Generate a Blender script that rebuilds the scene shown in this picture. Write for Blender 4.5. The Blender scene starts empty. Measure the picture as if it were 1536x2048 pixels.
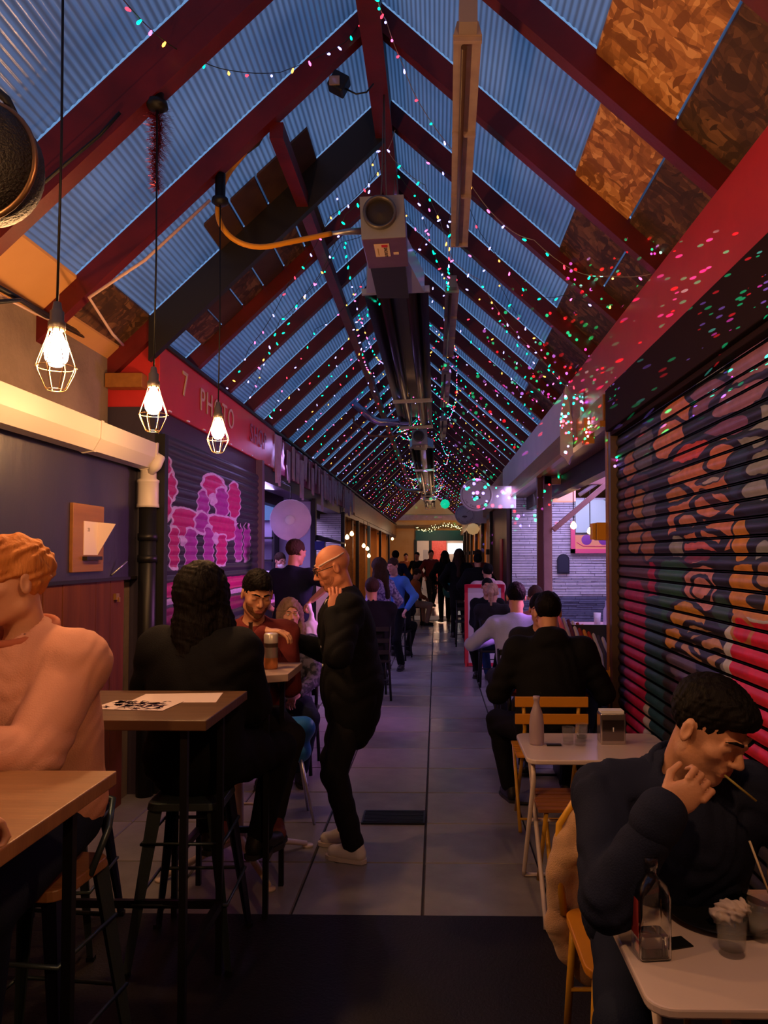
import bpy, bmesh, math, random
import numpy as np
from mathutils import Vector, Matrix, Euler
random.seed(7); rng = np.random.default_rng(7)
SC = bpy.context.scene
COL = SC.collection
PI = math.pi

# ------------------------------------------------------------------ camera
EYE = 1.65
FPX = 1550.0
cam_d = bpy.data.cameras.new('camera'); cam = bpy.data.objects.new('camera', cam_d); COL.objects.link(cam)
cam_d.sensor_fit = 'VERTICAL'; cam_d.sensor_height = 36.0; cam_d.lens = 36.0 * FPX / 2048
cam_d.shift_x = -77 / 2048; cam_d.shift_y = 32 / 2048
cam_d.clip_start = 0.05; cam_d.clip_end = 200
cam.location = (0, 0, EYE)
cam.rotation_euler = (math.radians(90 + 2.0), 0, math.radians(1.0))
SC.camera = cam
_CR = cam.rotation_euler.to_matrix()
def at(px, py, D):
    """world point on the plane y = D seen at photograph pixel (px, py) (measuring aid)"""
    d = _CR @ Vector(((px - 845.0) / FPX, -(py - 1056.0) / FPX, -1.0))
    t = D / d.y
    return Vector((d.x * t, D, EYE + d.z * t))

# ------------------------------------------------------------------ world, exposure, far-reaching lights
SC.view_settings.view_transform = 'Standard'; SC.view_settings.look = 'None'
SC.view_settings.gamma = 1.0; SC.view_settings.exposure = -0.2
SC.view_settings.use_curve_mapping = False
W = bpy.data.worlds.new('dusk_sky'); SC.world = W; W.use_nodes = True
bg = W.node_tree.nodes['Background']; bg.inputs[0].default_value = (0.17, 0.34, 0.66, 1); bg.inputs[1].default_value = 1.0

def light(kind, name, loc, energy, color, size=0.1, rot=None, sy=None, spot=None, blend=.5):
    d = bpy.data.lights.new(name, kind); d.energy = energy; d.color = color
    if kind == 'AREA':
        d.size = size
        if sy: d.shape = 'RECTANGLE'; d.size_y = sy
    elif kind in ('POINT', 'SPOT'): d.shadow_soft_size = size
    if kind == 'SPOT': d.spot_size = spot; d.spot_blend = blend
    o = bpy.data.objects.new(name, d); COL.objects.link(o); o.location = loc
    if rot is not None: o.rotation_euler = rot
    return o
def aim(o, target):
    o.rotation_euler = (Vector(target) - Vector(o.location)).to_track_quat('-Z', 'Y').to_euler()

VIO = (0.50, 0.33, 1.0); MAG = (1.0, 0.25, 0.75); WARM = (1.0, 0.48, 0.17)
# ceiling tubes of the right stall (violet) and the left bars
light('AREA', 'violet_stall_light', (2.5, 8.6, 2.70), 95, (0.62, 0.42, 1.0), 1.8, (0, 0, 0), 5.0)
light('AREA', 'violet_slate_light', (2.0, 11.9, 2.6), 26, (0.66, 0.5, 1.0), 1.8, (math.radians(35), 0, 0), .4)
_l = light('AREA', 'magenta_stall_light', (1.9, 7.2, 2.3), 46, (1.0, 0.28, 0.85), .5, None, 1.0); aim(_l, (-1.95, 7.3, 1.6)); _l.data.spread = math.radians(80)
light('AREA', 'violet_bar_light', (-3.0, 10.3, 2.7), 120, (0.55, 0.36, 1.0), 1.6, (0, 0, 0), 3.0)
aim(light('AREA', 'violet_bar_spill', (-2.2, 10.0, 2.45), 26, (0.5, 0.36, 1.0), .2, None, 1.6), (0.3, 8.2, 0))
light('AREA', 'violet_second_bar_light', (-3.0, 14.2, 2.7), 90, (0.75, 0.5, 1.0), 1.4, (0, 0, 0), 2.6)
light('AREA', 'far_warm_light', (-3.0, 20, 2.6), 90, (1.0, 0.5, 0.2), 1.2, (0, 0, 0), 5)
light('AREA', 'far_warm_light', (2.3, 21, 2.6), 110, (1.0, 0.42, 0.16), 1.2, (0, 0, 0), 12)
light('AREA', 'far_warm_light', (-3.0, 30, 2.6), 110, (1.0, 0.5, 0.2), 1.2, (0, 0, 0), 10)
light('POINT', 'end_hall_light', (0.0, 35, 2.5), 55, (1.0, 0.6, 0.35), .15)
light('POINT', 'mid_aisle_light', (0.2, 27, 2.6), 45, (1.0, 0.5, 0.25), .15)
# party laser projector clamped above the near tables: coloured dots on the right fascia
def laser(name, loc, target, energy, size, scale, seed, thr=.16):
    L = light('SPOT', name, loc, energy, (1, 1, 1), 0.0, spot=size, blend=.25); aim(L, target)
    L.data.use_nodes = True; nt = L.data.node_tree; nd = nt.nodes; lk = nt.links
    em = nd.get('Emission')
    tc = nd.new('ShaderNodeTexCoord'); sp = nd.new('ShaderNodeSeparateXYZ'); lk.new(tc.outputs['Normal'], sp.inputs[0])
    dx = nd.new('ShaderNodeMath'); dx.operation = 'DIVIDE'; lk.new(sp.outputs[0], dx.inputs[0]); lk.new(sp.outputs[2], dx.inputs[1])
    dy = nd.new('ShaderNodeMath'); dy.operation = 'DIVIDE'; lk.new(sp.outputs[1], dy.inputs[0]); lk.new(sp.outputs[2], dy.inputs[1])
    cb = nd.new('ShaderNodeCombineXYZ'); lk.new(dx.outputs[0], cb.inputs[0]); lk.new(dy.outputs[0], cb.inputs[1]); cb.inputs[2].default_value = seed
    vo = nd.new('ShaderNodeTexVoronoi'); vo.inputs['Scale'].default_value = scale; lk.new(cb.outputs[0], vo.inputs['Vector'])
    lt = nd.new('ShaderNodeMath'); lt.operation = 'LESS_THAN'; lk.new(vo.outputs['Distance'], lt.inputs[0]); lt.inputs[1].default_value = thr
    s2 = nd.new('ShaderNodeSeparateColor'); lk.new(vo.outputs['Color'], s2.inputs[0])
    cr = nd.new('ShaderNodeValToRGB'); cr.color_ramp.interpolation = 'CONSTANT'
    cols = [(0, (0, 1, .35, 1)), (.34, (.28, .2, 1, 1)), (.62, (1, .03, .05, 1)), (.8, (.9, .1, .9, 1)), (.92, (.1, 1, .8, 1))]
    el = cr.color_ramp.elements; el[0].position = 0; el[0].color = cols[0][1]; el[1].position = cols[1][0]; el[1].color = cols[1][1]
    for p_, c_ in cols[2:]:
        e_ = el.new(p_); e_.color = c_
    lk.new(s2.outputs[0], cr.inputs[0]); lk.new(cr.outputs[0], em.inputs['Color']); lk.new(lt.outputs[0], em.inputs['Strength'])
laser('laser_projector_beam', (0.86, 0.9, 2.30), (1.22, 5.6, 3.02), 26000, math.radians(20), 95, 3.0, .23)
laser('laser_projector_beam', (0.80, 3.0, 2.62), (1.25, 9.6, 3.08), 22000, math.radians(15), 80, 8.0, .25)

# ------------------------------------------------------------------ materials
MATS = {}
def rgba(c): return (c[0], c[1], c[2], 1)
def mat(name, col=(.5, .5, .5), rough=.6, metal=0., emit=None, es=0., var=None, bump=None, coat=0., trans=0., ior=1.45, alpha=1., col2=None, stretch=None, spec=None, sheen=0., sample=True):
    if name in MATS: return MATS[name]
    m = bpy.data.materials.new(name); m.use_nodes = True; nt = m.node_tree; b = nt.nodes['Principled BSDF']; I = b.inputs
    I['Base Color'].default_value = rgba(col); I['Roughness'].default_value = rough; I['Metallic'].default_value = metal
    I['Coat Weight'].default_value = coat; I['Transmission Weight'].default_value = trans; I['IOR'].default_value = ior; I['Alpha'].default_value = alpha
    if spec is not None: I['Specular IOR Level'].default_value = spec
    if sheen: I['Sheen Weight'].default_value = sheen
    if emit: I['Emission Color'].default_value = rgba(emit); I['Emission Strength'].default_value = es
    if var or bump:
        tc = nt.nodes.new('ShaderNodeTexCoord'); mp = nt.nodes.new('ShaderNodeMapping'); nt.links.new(tc.outputs['Object'], mp.inputs[0])
        if stretch: mp.inputs['Scale'].default_value = stretch
    if var:
        n = nt.nodes.new('ShaderNodeTexNoise'); n.inputs['Scale'].default_value = var[0]; n.inputs['Detail'].default_value = 5
        nt.links.new(mp.outputs[0], n.inputs['Vector'])
        r = nt.nodes.new('ShaderNodeValToRGB'); r.color_ramp.elements[0].position = .5 - .5 * var[1]; r.color_ramp.elements[1].position = .5 + .5 * var[1]
        r.color_ramp.elements[0].color = rgba(col); r.color_ramp.elements[1].color = rgba(col2 or tuple(min(1, c * 1.6 + .01) for c in col))
        nt.links.new(n.outputs['Fac'], r.inputs[0]); nt.links.new(r.outputs[0], I['Base Color'])
    if bump:
        n2 = nt.nodes.new('ShaderNodeTexNoise'); n2.inputs['Scale'].default_value = bump[0]; n2.inputs['Detail'].default_value = 4
        nt.links.new(mp.outputs[0], n2.inputs['Vector'])
        bp = nt.nodes.new('ShaderNodeBump'); bp.inputs['Strength'].default_value = bump[1]; bp.inputs['Distance'].default_value = .01
        nt.links.new(n2.outputs['Fac'], bp.inputs['Height']); nt.links.new(bp.outputs[0], I['Normal'])
    if not sample:
        m.cycles.emission_sampling = 'NONE'
    MATS[name] = m
    return m

def painted(name, bgcol, shapes, warp=.03, wscale=6., rough=.45, dirt=.35, outline=(.01, .01, .012)):
    """graffiti on a shutter: shapes = (kind, D, z, rD, rz, rot, colour, outline colour or None) in the plane y,z"""
    m = bpy.data.materials.new(name); m.use_nodes = True; nt = m.node_tree; nd = nt.nodes; lk = nt.links; b = nd['Principled BSDF']
    b.inputs['Roughness'].default_value = rough
    g = nd.new('ShaderNodeNewGeometry'); sp = nd.new('ShaderNodeSeparateXYZ'); lk.new(g.outputs['Position'], sp.inputs[0])
    cb = nd.new('ShaderNodeCombineXYZ'); lk.new(sp.outputs[1], cb.inputs[0]); lk.new(sp.outputs[2], cb.inputs[1])
    n = nd.new('ShaderNodeTexNoise'); n.inputs['Scale'].default_value = wscale; n.inputs['Detail'].default_value = 2; lk.new(cb.outputs[0], n.inputs['Vector'])
    s1 = nd.new('ShaderNodeVectorMath'); s1.operation = 'SUBTRACT'; lk.new(n.outputs['Color'], s1.inputs[0]); s1.inputs[1].default_value = (.5, .5, 0)
    s2 = nd.new('ShaderNodeVectorMath'); s2.operation = 'MULTIPLY_ADD'; lk.new(s1.outputs[0], s2.inputs[0]); s2.inputs[1].default_value = (warp * 2, warp * 2, 0); lk.new(cb.outputs[0], s2.inputs[2])
    cur = None
    def mixc(fac, colr):
        nonlocal cur
        mx = nd.new('ShaderNodeMix'); mx.data_type = 'RGBA'; lk.new(fac, mx.inputs[0])
        if cur is None: mx.inputs[6].default_value = rgba(bgcol)
        else: lk.new(cur, mx.inputs[6])
        mx.inputs[7].default_value = rgba(colr); cur = mx.outputs[2]
    for (k, D, z, rd, rz, rot, colr, oc) in shapes:
        mp = nd.new('ShaderNodeMapping'); mp.vector_type = 'TEXTURE'
        mp.inputs['Location'].default_value = (D, z, 0); mp.inputs['Rotation'].default_value = (0, 0, rot); mp.inputs['Scale'].default_value = (rd, rz, 1)
        lk.new(s2.outputs[0], mp.inputs[0]); v = mp.outputs[0]
        if k == 'b':
            q = nd.new('ShaderNodeVectorMath'); q.operation = 'MULTIPLY'; lk.new(v, q.inputs[0]); lk.new(v, q.inputs[1]); v = q.outputs[0]
        le = nd.new('ShaderNodeVectorMath'); le.operation = 'LENGTH'; lk.new(v, le.inputs[0])
        val = le.outputs['Value']
        if k == 'r':   # ring
            a_ = nd.new('ShaderNodeMath'); a_.operation = 'SUBTRACT'; lk.new(val, a_.inputs[0]); a_.inputs[1].default_value = .86
            c_ = nd.new('ShaderNodeMath'); c_.operation = 'ABSOLUTE'; lk.new(a_.outputs[0], c_.inputs[0])
            d_ = nd.new('ShaderNodeMath'); d_.operation = 'MULTIPLY'; lk.new(c_.outputs[0], d_.inputs[0]); d_.inputs[1].default_value = 7.; val = d_.outputs[0]
        if oc is not None:
            t = nd.new('ShaderNodeMath'); t.operation = 'LESS_THAN'; lk.new(val, t.inputs[0]); t.inputs[1].default_value = 1 + .022 / min(rd, rz) * (1.6 if k == 'b' else 1)
            mixc(t.outputs[0], oc)
        t = nd.new('ShaderNodeMath'); t.operation = 'LESS_THAN'; lk.new(val, t.inputs[0]); t.inputs[1].default_value = 1.
        mixc(t.outputs[0], colr)
    dn = nd.new('ShaderNodeTexNoise'); dn.inputs['Scale'].default_value = 14; dn.inputs['Detail'].default_value = 6; lk.new(cb.outputs[0], dn.inputs['Vector'])
    mr = nd.new('ShaderNodeMapRange'); mr.inputs[1].default_value = .35; mr.inputs[2].default_value = .7; mr.inputs[3].default_value = 1; mr.inputs[4].default_value = 1 - dirt; lk.new(dn.outputs['Fac'], mr.inputs[0])
    mu = nd.new('ShaderNodeMix'); mu.data_type = 'RGBA'; mu.blend_type = 'MULTIPLY'; mu.inputs[0].default_value = 1; lk.new(cur, mu.inputs[6]); lk.new(mr.outputs[0], mu.inputs[7])
    lk.new(mu.outputs[2], b.inputs['Base Color'])
    return m

def osb(name, c1, c2, c3):
    m = bpy.data.materials.new(name); m.use_nodes = True; nt = m.node_tree; nd = nt.nodes; lk = nt.links; b = nd['Principled BSDF']
    g = nd.new('ShaderNodeNewGeometry')
    n0 = nd.new('ShaderNodeTexNoise'); n0.inputs['Scale'].default_value = 5; lk.new(g.outputs['Position'], n0.inputs['Vector'])
    ad = nd.new('ShaderNodeVectorMath'); ad.operation = 'MULTIPLY_ADD'; lk.new(n0.outputs['Color'], ad.inputs[0]); ad.inputs[1].default_value = (.14, .14, .14); lk.new(g.outputs['Position'], ad.inputs[2])
    vs = []
    for i, (sc_, st) in enumerate(((9, (1, 3.2, 1)), (11, (3., 1, 3.)))):
        mp = nd.new('ShaderNodeMapping'); mp.inputs['Scale'].default_value = st; mp.inputs['Rotation'].default_value = (0, 0, .6 * i); lk.new(ad.outputs[0], mp.inputs[0])
        v = nd.new('ShaderNodeTexVoronoi'); v.inputs['Scale'].default_value = sc_; lk.new(mp.outputs[0], v.inputs['Vector'])
        s = nd.new('ShaderNodeSeparateColor'); lk.new(v.outputs['Color'], s.inputs[0]); vs.append(s.outputs[0])
    av = nd.new('ShaderNodeMath'); av.operation = 'MULTIPLY'; lk.new(vs[0], av.inputs[0]); lk.new(vs[1], av.inputs[1])
    r = nd.new('ShaderNodeValToRGB'); r.color_ramp.elements[0].color = rgba(c1); r.color_ramp.elements[1].color = rgba(c3); r.color_ramp.elements[1].position = .7
    e = r.color_ramp.elements.new(.3); e.color = rgba(c2)
    lk.new(av.outputs[0], r.inputs[0]); lk.new(r.outputs[0], b.inputs['Base Color']); b.inputs['Roughness'].default_value = .7
    return m

# ------------------------------------------------------------------ mesh helpers
def np_mesh(name, V, F, mats=None, smooth=False):
    V = np.asarray(V, dtype=np.float32); F = np.asarray(F, dtype=np.int32)
    me = bpy.data.meshes.new(name); me.vertices.add(len(V)); me.vertices.foreach_set('co', V.ravel())
    k = F.shape[1]; me.loops.add(F.size); me.loops.foreach_set('vertex_index', F.ravel())
    me.polygons.add(len(F)); me.polygons.foreach_set('loop_start', np.arange(0, F.size, k, dtype=np.int32))
    me.polygons.foreach_set('loop_total', np.full(len(F), k, dtype=np.int32))
    if smooth: me.polygons.foreach_set('use_smooth', np.ones(len(F), dtype=bool))
    me.update(calc_edges=True); me.validate()
    for m in (mats or []): me.materials.append(m)
    return me

class MB:
    """collects shapes and links them as one mesh object"""
    def __init__(s): s.v = []; s.f = []; s.sm = []; s.mi = []
    def add(s, V, F, smooth=False, mi=0):
        o = len(s.v); s.v += [tuple(v) for v in V]; s.f += [tuple(i + o for i in f) for f in F]; s.sm += [smooth] * len(F); s.mi += [mi] * len(F); return s
    def box(s, lo, hi, mi=0, M=None):
        x0, y0, z0 = lo; x1, y1, z1 = hi
        V = [Vector(p) for p in ((x0, y0, z0), (x1, y0, z0), (x1, y1, z0), (x0, y1, z0), (x0, y0, z1), (x1, y0, z1), (x1, y1, z1), (x0, y1, z1))]
        if M: V = [M @ v for v in V]
        return s.add(V, [(0, 3, 2, 1), (4, 5, 6, 7), (0, 1, 5, 4), (1, 2, 6, 5), (2, 3, 7, 6), (3, 0, 4, 7)], mi=mi)
    def cbox(s, c, d, mi=0, M=None): return s.box([c[i] - d[i] / 2 for i in range(3)], [c[i] + d[i] / 2 for i in range(3)], mi, M)
    def tube(s, pts, r, n=8, mi=0, caps=True, closed=False):
        pts = [Vector(p) for p in pts]; R = r if isinstance(r, (list, tuple)) else [r] * len(pts); V = []; F = []
        up = None
        for i, p in enumerate(pts):
            a = pts[i - 1] if (i > 0 or closed) else p; b = pts[(i + 1) % len(pts)] if (i < len(pts) - 1 or closed) else p
            t = (b - a).normalized()
            if up is None: up = t.orthogonal().normalized()
            up = (up - t * up.dot(t)); up = up.normalized() if up.length > 1e-6 else t.orthogonal().normalized()
            w = t.cross(up)
            for k in range(n):
                an = 2 * PI * k / n; V.append(p + (up * math.cos(an) + w * math.sin(an)) * R[i])
        m = len(pts)
        for i in range(m if closed else m - 1):
            for k in range(n):
                a = i * n + k; b = i * n + (k + 1) % n; j = (i + 1) % m; F.append((a, b, j * n + (k + 1) % n, j * n + k))
        s.add(V, F, True, mi)
        if caps and not closed:
            o = len(s.v) - len(V)
            s.f.append(tuple(o + k for k in range(n))[::-1]); s.f.append(tuple(o + (m - 1) * n + k for k in range(n))); s.sm += [False] * 2; s.mi += [mi] * 2
        return s
    def lathe(s, prof, c=(0, 0, 0), n=24, mi=0, M=None, smooth=True):
        V = []; F = []
        for (r, z) in prof:
            for k in range(n):
                a = 2 * PI * k / n; v = Vector((r * math.cos(a), r * math.sin(a), z))
                if M: v = M @ v
                V.append(v + Vector(c))
        for i in range(len(prof) - 1):
            for k in range(n): F.append((i * n + k, i * n + (k + 1) % n, (i + 1) * n + (k + 1) % n, (i + 1) * n + k))
        return s.add(V, F, smooth, mi)
    def prism(s, poly, a, b, mi=0):
        """poly of 2-D points placed by a(u,v) and b(u,v) -> 3-D"""
        n = len(poly); V = [a(*p) for p in poly] + [b(*p) for p in poly]
        return s.add(V, [tuple(range(n))[::-1], tuple(range(n, 2 * n))] + [(i, (i + 1) % n, n + (i + 1) % n, n + i) for i in range(n)], mi=mi)
    def mesh(s, name, mats):
        me = bpy.data.meshes.new(name); me.from_pydata([tuple(v) for v in s.v], [], s.f)
        me.polygons.foreach_set('use_smooth', s.sm); me.polygons.foreach_set('material_index', s.mi)
        for m in (mats if isinstance(mats, (list, tuple)) else [mats]): me.materials.append(m)
        me.update(); return me
    def build(s, name, mats, parent=None, loc=None, rot=None, bevel=0):
        o = put(name, s.mesh(name, mats), parent, loc, rot)
        if bevel:
            md = o.modifiers.new('bevel', 'BEVEL'); md.width = bevel; md.segments = 2; md.limit_method = 'ANGLE'
        return o

def put(name, me, parent=None, loc=None, rot=None):
    o = bpy.data.objects.new(name, me); COL.objects.link(o)
    if parent: o.parent = parent
    if loc is not None: o.location = loc
    if rot is not None: o.rotation_euler = rot
    return o
def tag(o, label, cat, group=None, kind=None):
    o['label'] = label; o['category'] = cat
    if group: o['group'] = group
    if kind: o['kind'] = kind
    return o
def thing(name, label, cat, loc=(0, 0, 0), rz=0, group=None):
    o = bpy.data.objects.new(name, None); COL.objects.link(o); o.location = loc; o.rotation_euler = (0, 0, rz); o.empty_display_size = .1
    return tag(o, label, cat, group)
def struct(o): o['kind'] = 'structure'; return o
def dup(o, loc=None, rz=None, label=None, parent=None, group=None):
    c = o.copy(); COL.objects.link(c)
    if parent: c.parent = parent
    if loc is not None: c.location = loc
    if rz is not None: c.rotation_euler = (0, 0, rz)
    if label: c['label'] = label
    if group: c['group'] = group
    for ch in list(o.children): dup(ch, parent=c)
    return c
_FONT = {}
def text_mesh(name, body, size, mats, ext=.002, spacing=1.):
    cu = bpy.data.curves.new(name, 'FONT'); cu.body = body; cu.size = size; cu.extrude = ext; cu.align_x = 'CENTER'; cu.align_y = 'CENTER'; cu.resolution_u = 3; cu.space_character = spacing
    o = bpy.data.objects.new(name, cu); COL.objects.link(o)
    dg = bpy.context.evaluated_depsgraph_get(); me = bpy.data.meshes.new_from_object(o.evaluated_get(dg))
    bpy.data.objects.remove(o); me.materials.clear(); me.materials.append(mats); me.name = name
    return me
# ------------------------------------------------------------------ the setting
XL, XR = -1.95, 1.25            # shop fronts left and right
RX, RZ = -0.36, 4.72            # ridge (undersides of the rafters)
SL, SR = 0.95, 0.90            # slopes
STEP = .965; R0 = 1.52          # rafter spacing and the first rafter
NR = 41
m_conc = mat('concrete', (.16, .11, .085), .9, var=(3, .5), col2=(.30, .22, .17), bump=(30, .5))
m_navy = mat('navy_plaster', (.010, .010, .036), .42, spec=.9, var=(1.2, .4), col2=(.045, .032, .055), bump=(12, .3), stretch=(1, 1, .4))
m_plank = mat('stained_plank', (.085, .022, .008), .6, spec=.2, var=(9, .5), col2=(.20, .055, .018), stretch=(1, 1, .12), bump=(40, .15))
m_red = mat('red_gloss_paint', (.42, .022, .026), .38, var=(3, .5), col2=(.55, .03, .036), bump=(20, .05))
m_redbeam = mat('dark_red_paint', (.075, .004, .005), .5, var=(5, .5), col2=(.15, .007, .008), bump=(30, .15), stretch=(1, 1, 1))
m_mauve = mat('faded_magenta_paint', (.26, .03, .09), .5, var=(2, .5), col2=(.36, .06, .13))
m_white = mat('white_paint', (.72, .70, .72), .5, var=(4, .5), col2=(.8, .78, .8))
m_dark = mat('near_black_paint', (.012, .010, .012), .5)
m_black = mat('black_metal', (.008, .008, .009), .45, .2)
m_steel = mat('dull_steel', (.42, .42, .44), .35, .9, var=(6, .5), col2=(.55, .55, .57))
m_brown = mat('varnished_brown_wood', (.22, .085, .02), .35, var=(5, .5), col2=(.34, .14, .035), stretch=(4, .3, 4), bump=(20, .1))
m_pinkw = mat('pale_timber', (.42, .22, .18), .55, var=(6, .5), col2=(.55, .30, .25))
m_tile = mat('grey_floor_tile', (.20, .185, .185), .30, var=(7, .6), col2=(.30, .275, .27), bump=(60, .08), spec=.5)
m_tile2 = mat('worn_floor_tile', (.17, .155, .16), .24, var=(5, .6), col2=(.27, .25, .245), bump=(50, .08))
m_grout = mat('dark_grout', (.03, .025, .028), .8)
m_mat = mat('black_rubber', (.0035, .002, .0022), .6, var=(8, .5), col2=(.007, .0035, .004), bump=(80, .3))
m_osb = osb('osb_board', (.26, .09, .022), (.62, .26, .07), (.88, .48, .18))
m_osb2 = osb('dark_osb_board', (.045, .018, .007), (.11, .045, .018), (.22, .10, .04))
m_ply = mat('plywood', (.55, .27, .09), .7, var=(2, .6), col2=(.68, .36, .14))

# floor: slab with tiles as parts
fl = MB().box((-5.5, -1.5, -.14), (4.5, 40, -.012)).build('floor', m_grout); struct(fl)
tw, td = .606, .616
xs0 = [-.665 + tw * i for i in range(-3, 5)]
tile_me = [None, None]
def tile_mesh(i):
    b = MB(); w = tw - .009; d = td - .009; e = .004; h = .012
    b.prism([(0, 0), (1, 0), (1, 1), (0, 1)], lambda u, v: Vector((u * w, v * d, -h)), lambda u, v: Vector((e + u * (w - 2 * e), e + v * (d - 2 * e), 0)))
    return b.mesh('tile', [m_tile, m_tile2][i])
tile_me = [tile_mesh(0), tile_mesh(1)]
n = 0
for j in range(34):
    for i, x in enumerate(xs0[:-1]):
        y = 3.605 + td * j
        if y > 17 or not (XL - .7 < x < XR + .05): continue
        o = put('tile', tile_me[(i * 7 + j * 5) % 3 % 2], fl, (x, y, random.uniform(-.0012, .0008)), (random.uniform(-.001, .001), random.uniform(-.001, .001), 0)); n += 1
far = MB()
for j in range(22, 58):
    for x in xs0[:-1]:
        y = 3.605 + td * j
        if y <= 17: continue
        far.add([(x, y, 0), (x + tw - .009, y, 0), (x + tw - .009, y + td - .009, 0), (x, y + td - .009, 0)], [(0, 1, 2, 3)])
fo = far.build('tile_field', m_tile2, fl); fo['kind'] = 'stuff'
mt = MB().box((-2.1, -1.4, -.011), (1.25, 3.60, .006)).build('floor_mat', m_mat, bevel=.003)
tag(mt, 'dark worn rubber matting covering the floor nearest the viewer', 'mat')
dr = MB().box((-.46, 4.80, 0), (-.07, 5.04, .012))
for k in range(9): dr.box((-.45, 4.815 + .024 * k, .012), (-.08, 4.827 + .024 * k, .016))
tag(dr.build('floor_grate', m_black), 'small black floor grate in the tiles beside the white sneakers', 'grate')
tag(MB().box((-.58, 19.6, 0), (.62, 20.9, .02)).build('pale_mat', mat('pale_mat', (.42, .5, .5), .6), bevel=.004), 'pale mat across the aisle far from the viewer', 'mat')

# left near wall: planks below, navy plaster above, concrete parapet, gutter
wl = MB().box((-2.34, -1.5, -.01), (-2.13, 5.36, 2.30)).box((-2.5, -1.5, 2.30), (-2.3, 5.36, 3.05)).build('wall_left', m_conc); struct(wl)
MB().box((-2.13, -1.5, 1.50), (-2.09, 5.355, 2.36)).build('plaster_panel', m_navy, wl)
MB().box((-2.3, -1.5, 2.30), (-2.0, 5.355, 2.33)).build('soffit_board', m_dark, wl)
pw = .215
for k in range(32):
    y = -1.5 + pw * k
    if y + pw > 5.36: break
    MB().box((-2.13, y + .003, 0), (-2.088 + random.uniform(-.003, .003), y + pw - .003, 1.49 + .0 * k)).build('plank', m_plank, wl, bevel=.002)
MB().box((-2.09, -1.5, 1.485), (-2.075, 5.355, 1.505)).build('capping_strip', m_dark, wl)
g = thing('rain_gutter', 'white rain gutter running above the navy wall', 'gutter', (-2.0, 3, 2.27))
m_gut = mat('cream_plastic', (.60, .54, .50), .4)
gb = MB(); prof = [(-.07, .15), (-.08, .15), (-.08, 0), (-.03, -.03), (.03, -.02), (.07, .05), (.075, .15), (.062, .15), (.055, .06), (-.03, -.012), (-.07, .01)]
gb.prism(prof, lambda u, v: Vector((u, -4.4, v)), lambda u, v: Vector((u, 2.32, v)))
gb.build('trough', m_gut, g)
for yy in (-3, -1.9, -.8, .25, 1.4, 2.28):
    MB().prism([(u * 1.08, v * 1.06 - .004) for u, v in prof[:7]] + [(.07, .15)], lambda u, v: Vector((u, yy, v)), lambda u, v: Vector((u, yy + .03, v))).build('gutter_clip', m_gut, g)
dp = thing('downpipe', 'black downpipe with cream outlet at the end of the gutter', 'pipe', (-2.0, 5.34, 0))
MB().tube([(0, 0, 0), (0, 0, 1.0), (0, 0, 1.98)], .058, 16).build('pipe', m_black, dp)
for z in (.9, 1.6, 1.75): MB().lathe([(.058, z), (.066, z), (.066, z + .05), (.058, z + .05)], n=16).build('pipe_collar', m_black, dp)
MB().lathe([(.05, 1.98), (.076, 1.98), (.074, 2.0), (.07, 2.01), (.07, 2.15), (.074, 2.155), (.074, 2.17), (.055, 2.18), (.052, 2.30), (0, 2.30)], n=20).build('outlet', m_gut, dp)
MB().tube([(.02, -.02, 2.22), (.07, -.05, 2.27), (.09, -.03, 2.32), (.05, 0, 2.35)], [.03, .04, .035, .02], 10).build('elbow', m_gut, dp)

struct(MB().box((-2.5, 5.37, 0), (XL - .02, 5.42, 2.69)).build('wall_return', m_navy))
# red boxed fascias: left and right
def fascia(nm, x0, x1, y0, y1, z0, z1, m):
    o = MB().box((x0, y0, z0), (x1, y1, z1)).build(nm, m, bevel=.006); return struct(o)
fascia('trim_1', -2.42, XL, 5.40, 9.3, 2.69, 3.14, m_red)
fascia('trim_2', -2.40, XL, 9.3, 18.5, 2.66, 3.12, m_mauve)
fascia('trim_3', -2.40, XL, 18.5, 38, 2.60, 3.10, m_brown)
fascia('trim_4', XR, 1.5, -1.5, 7.6, 2.79, 3.27, m_red)
fascia('trim_5', XR, 1.5, 7.6, 14.5, 2.79, 3.25, m_white)
fascia('trim_6', XR, 1.5, 14.5, 38, 2.79, 3.22, mat('dull_pink_paint', (.30, .12, .10), .5))
struct(MB().box((XL - .02, 5.4, 3.14), (XL + .02, 38, 3.17)).build('trim_7', m_dark))
# shutter hoods
struct(MB().box((1.17, -1.5, 2.50), (1.5, 5.35, 2.79)).box((1.20, -1.5, 2.47), (1.26, 5.35, 2.50)).build('trim_8', mat('dark_oxblood', (.014, .003, .003), .8, spec=.2), bevel=.006))
struct(MB().box((1.18, 5.47, 2.60), (1.5, 38, 2.79)).build('trim_9', m_brown, bevel=.006))
struct(MB().box((XL - .3, 5.45, 2.50), (XL - .02, 38, 2.69)).build('trim_10', mat('dark_plum', (.04, .012, .03), .4), bevel=.006))
struct(MB().box((1.16, 5.47, 2.555), (1.22, 13, 2.60)).build('trim_11', mat('lit_edge_orange', (.45, .18, .03), .3)))  # light on the header's lower edge, put in as a brighter orange strip
# white bolts along the bottom of the red fascia
for k in range(9):
    tag(MB().cbox((0, 0, 0), (.012, .05, .010)).build('fascia_clip', m_white, None, (XL + .006, 5.6 + .42 * k, 2.70 + .0 * k)), 'small white clip along the lower edge of the red lettered fascia', 'clip', 'clips on the red fascia')

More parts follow.
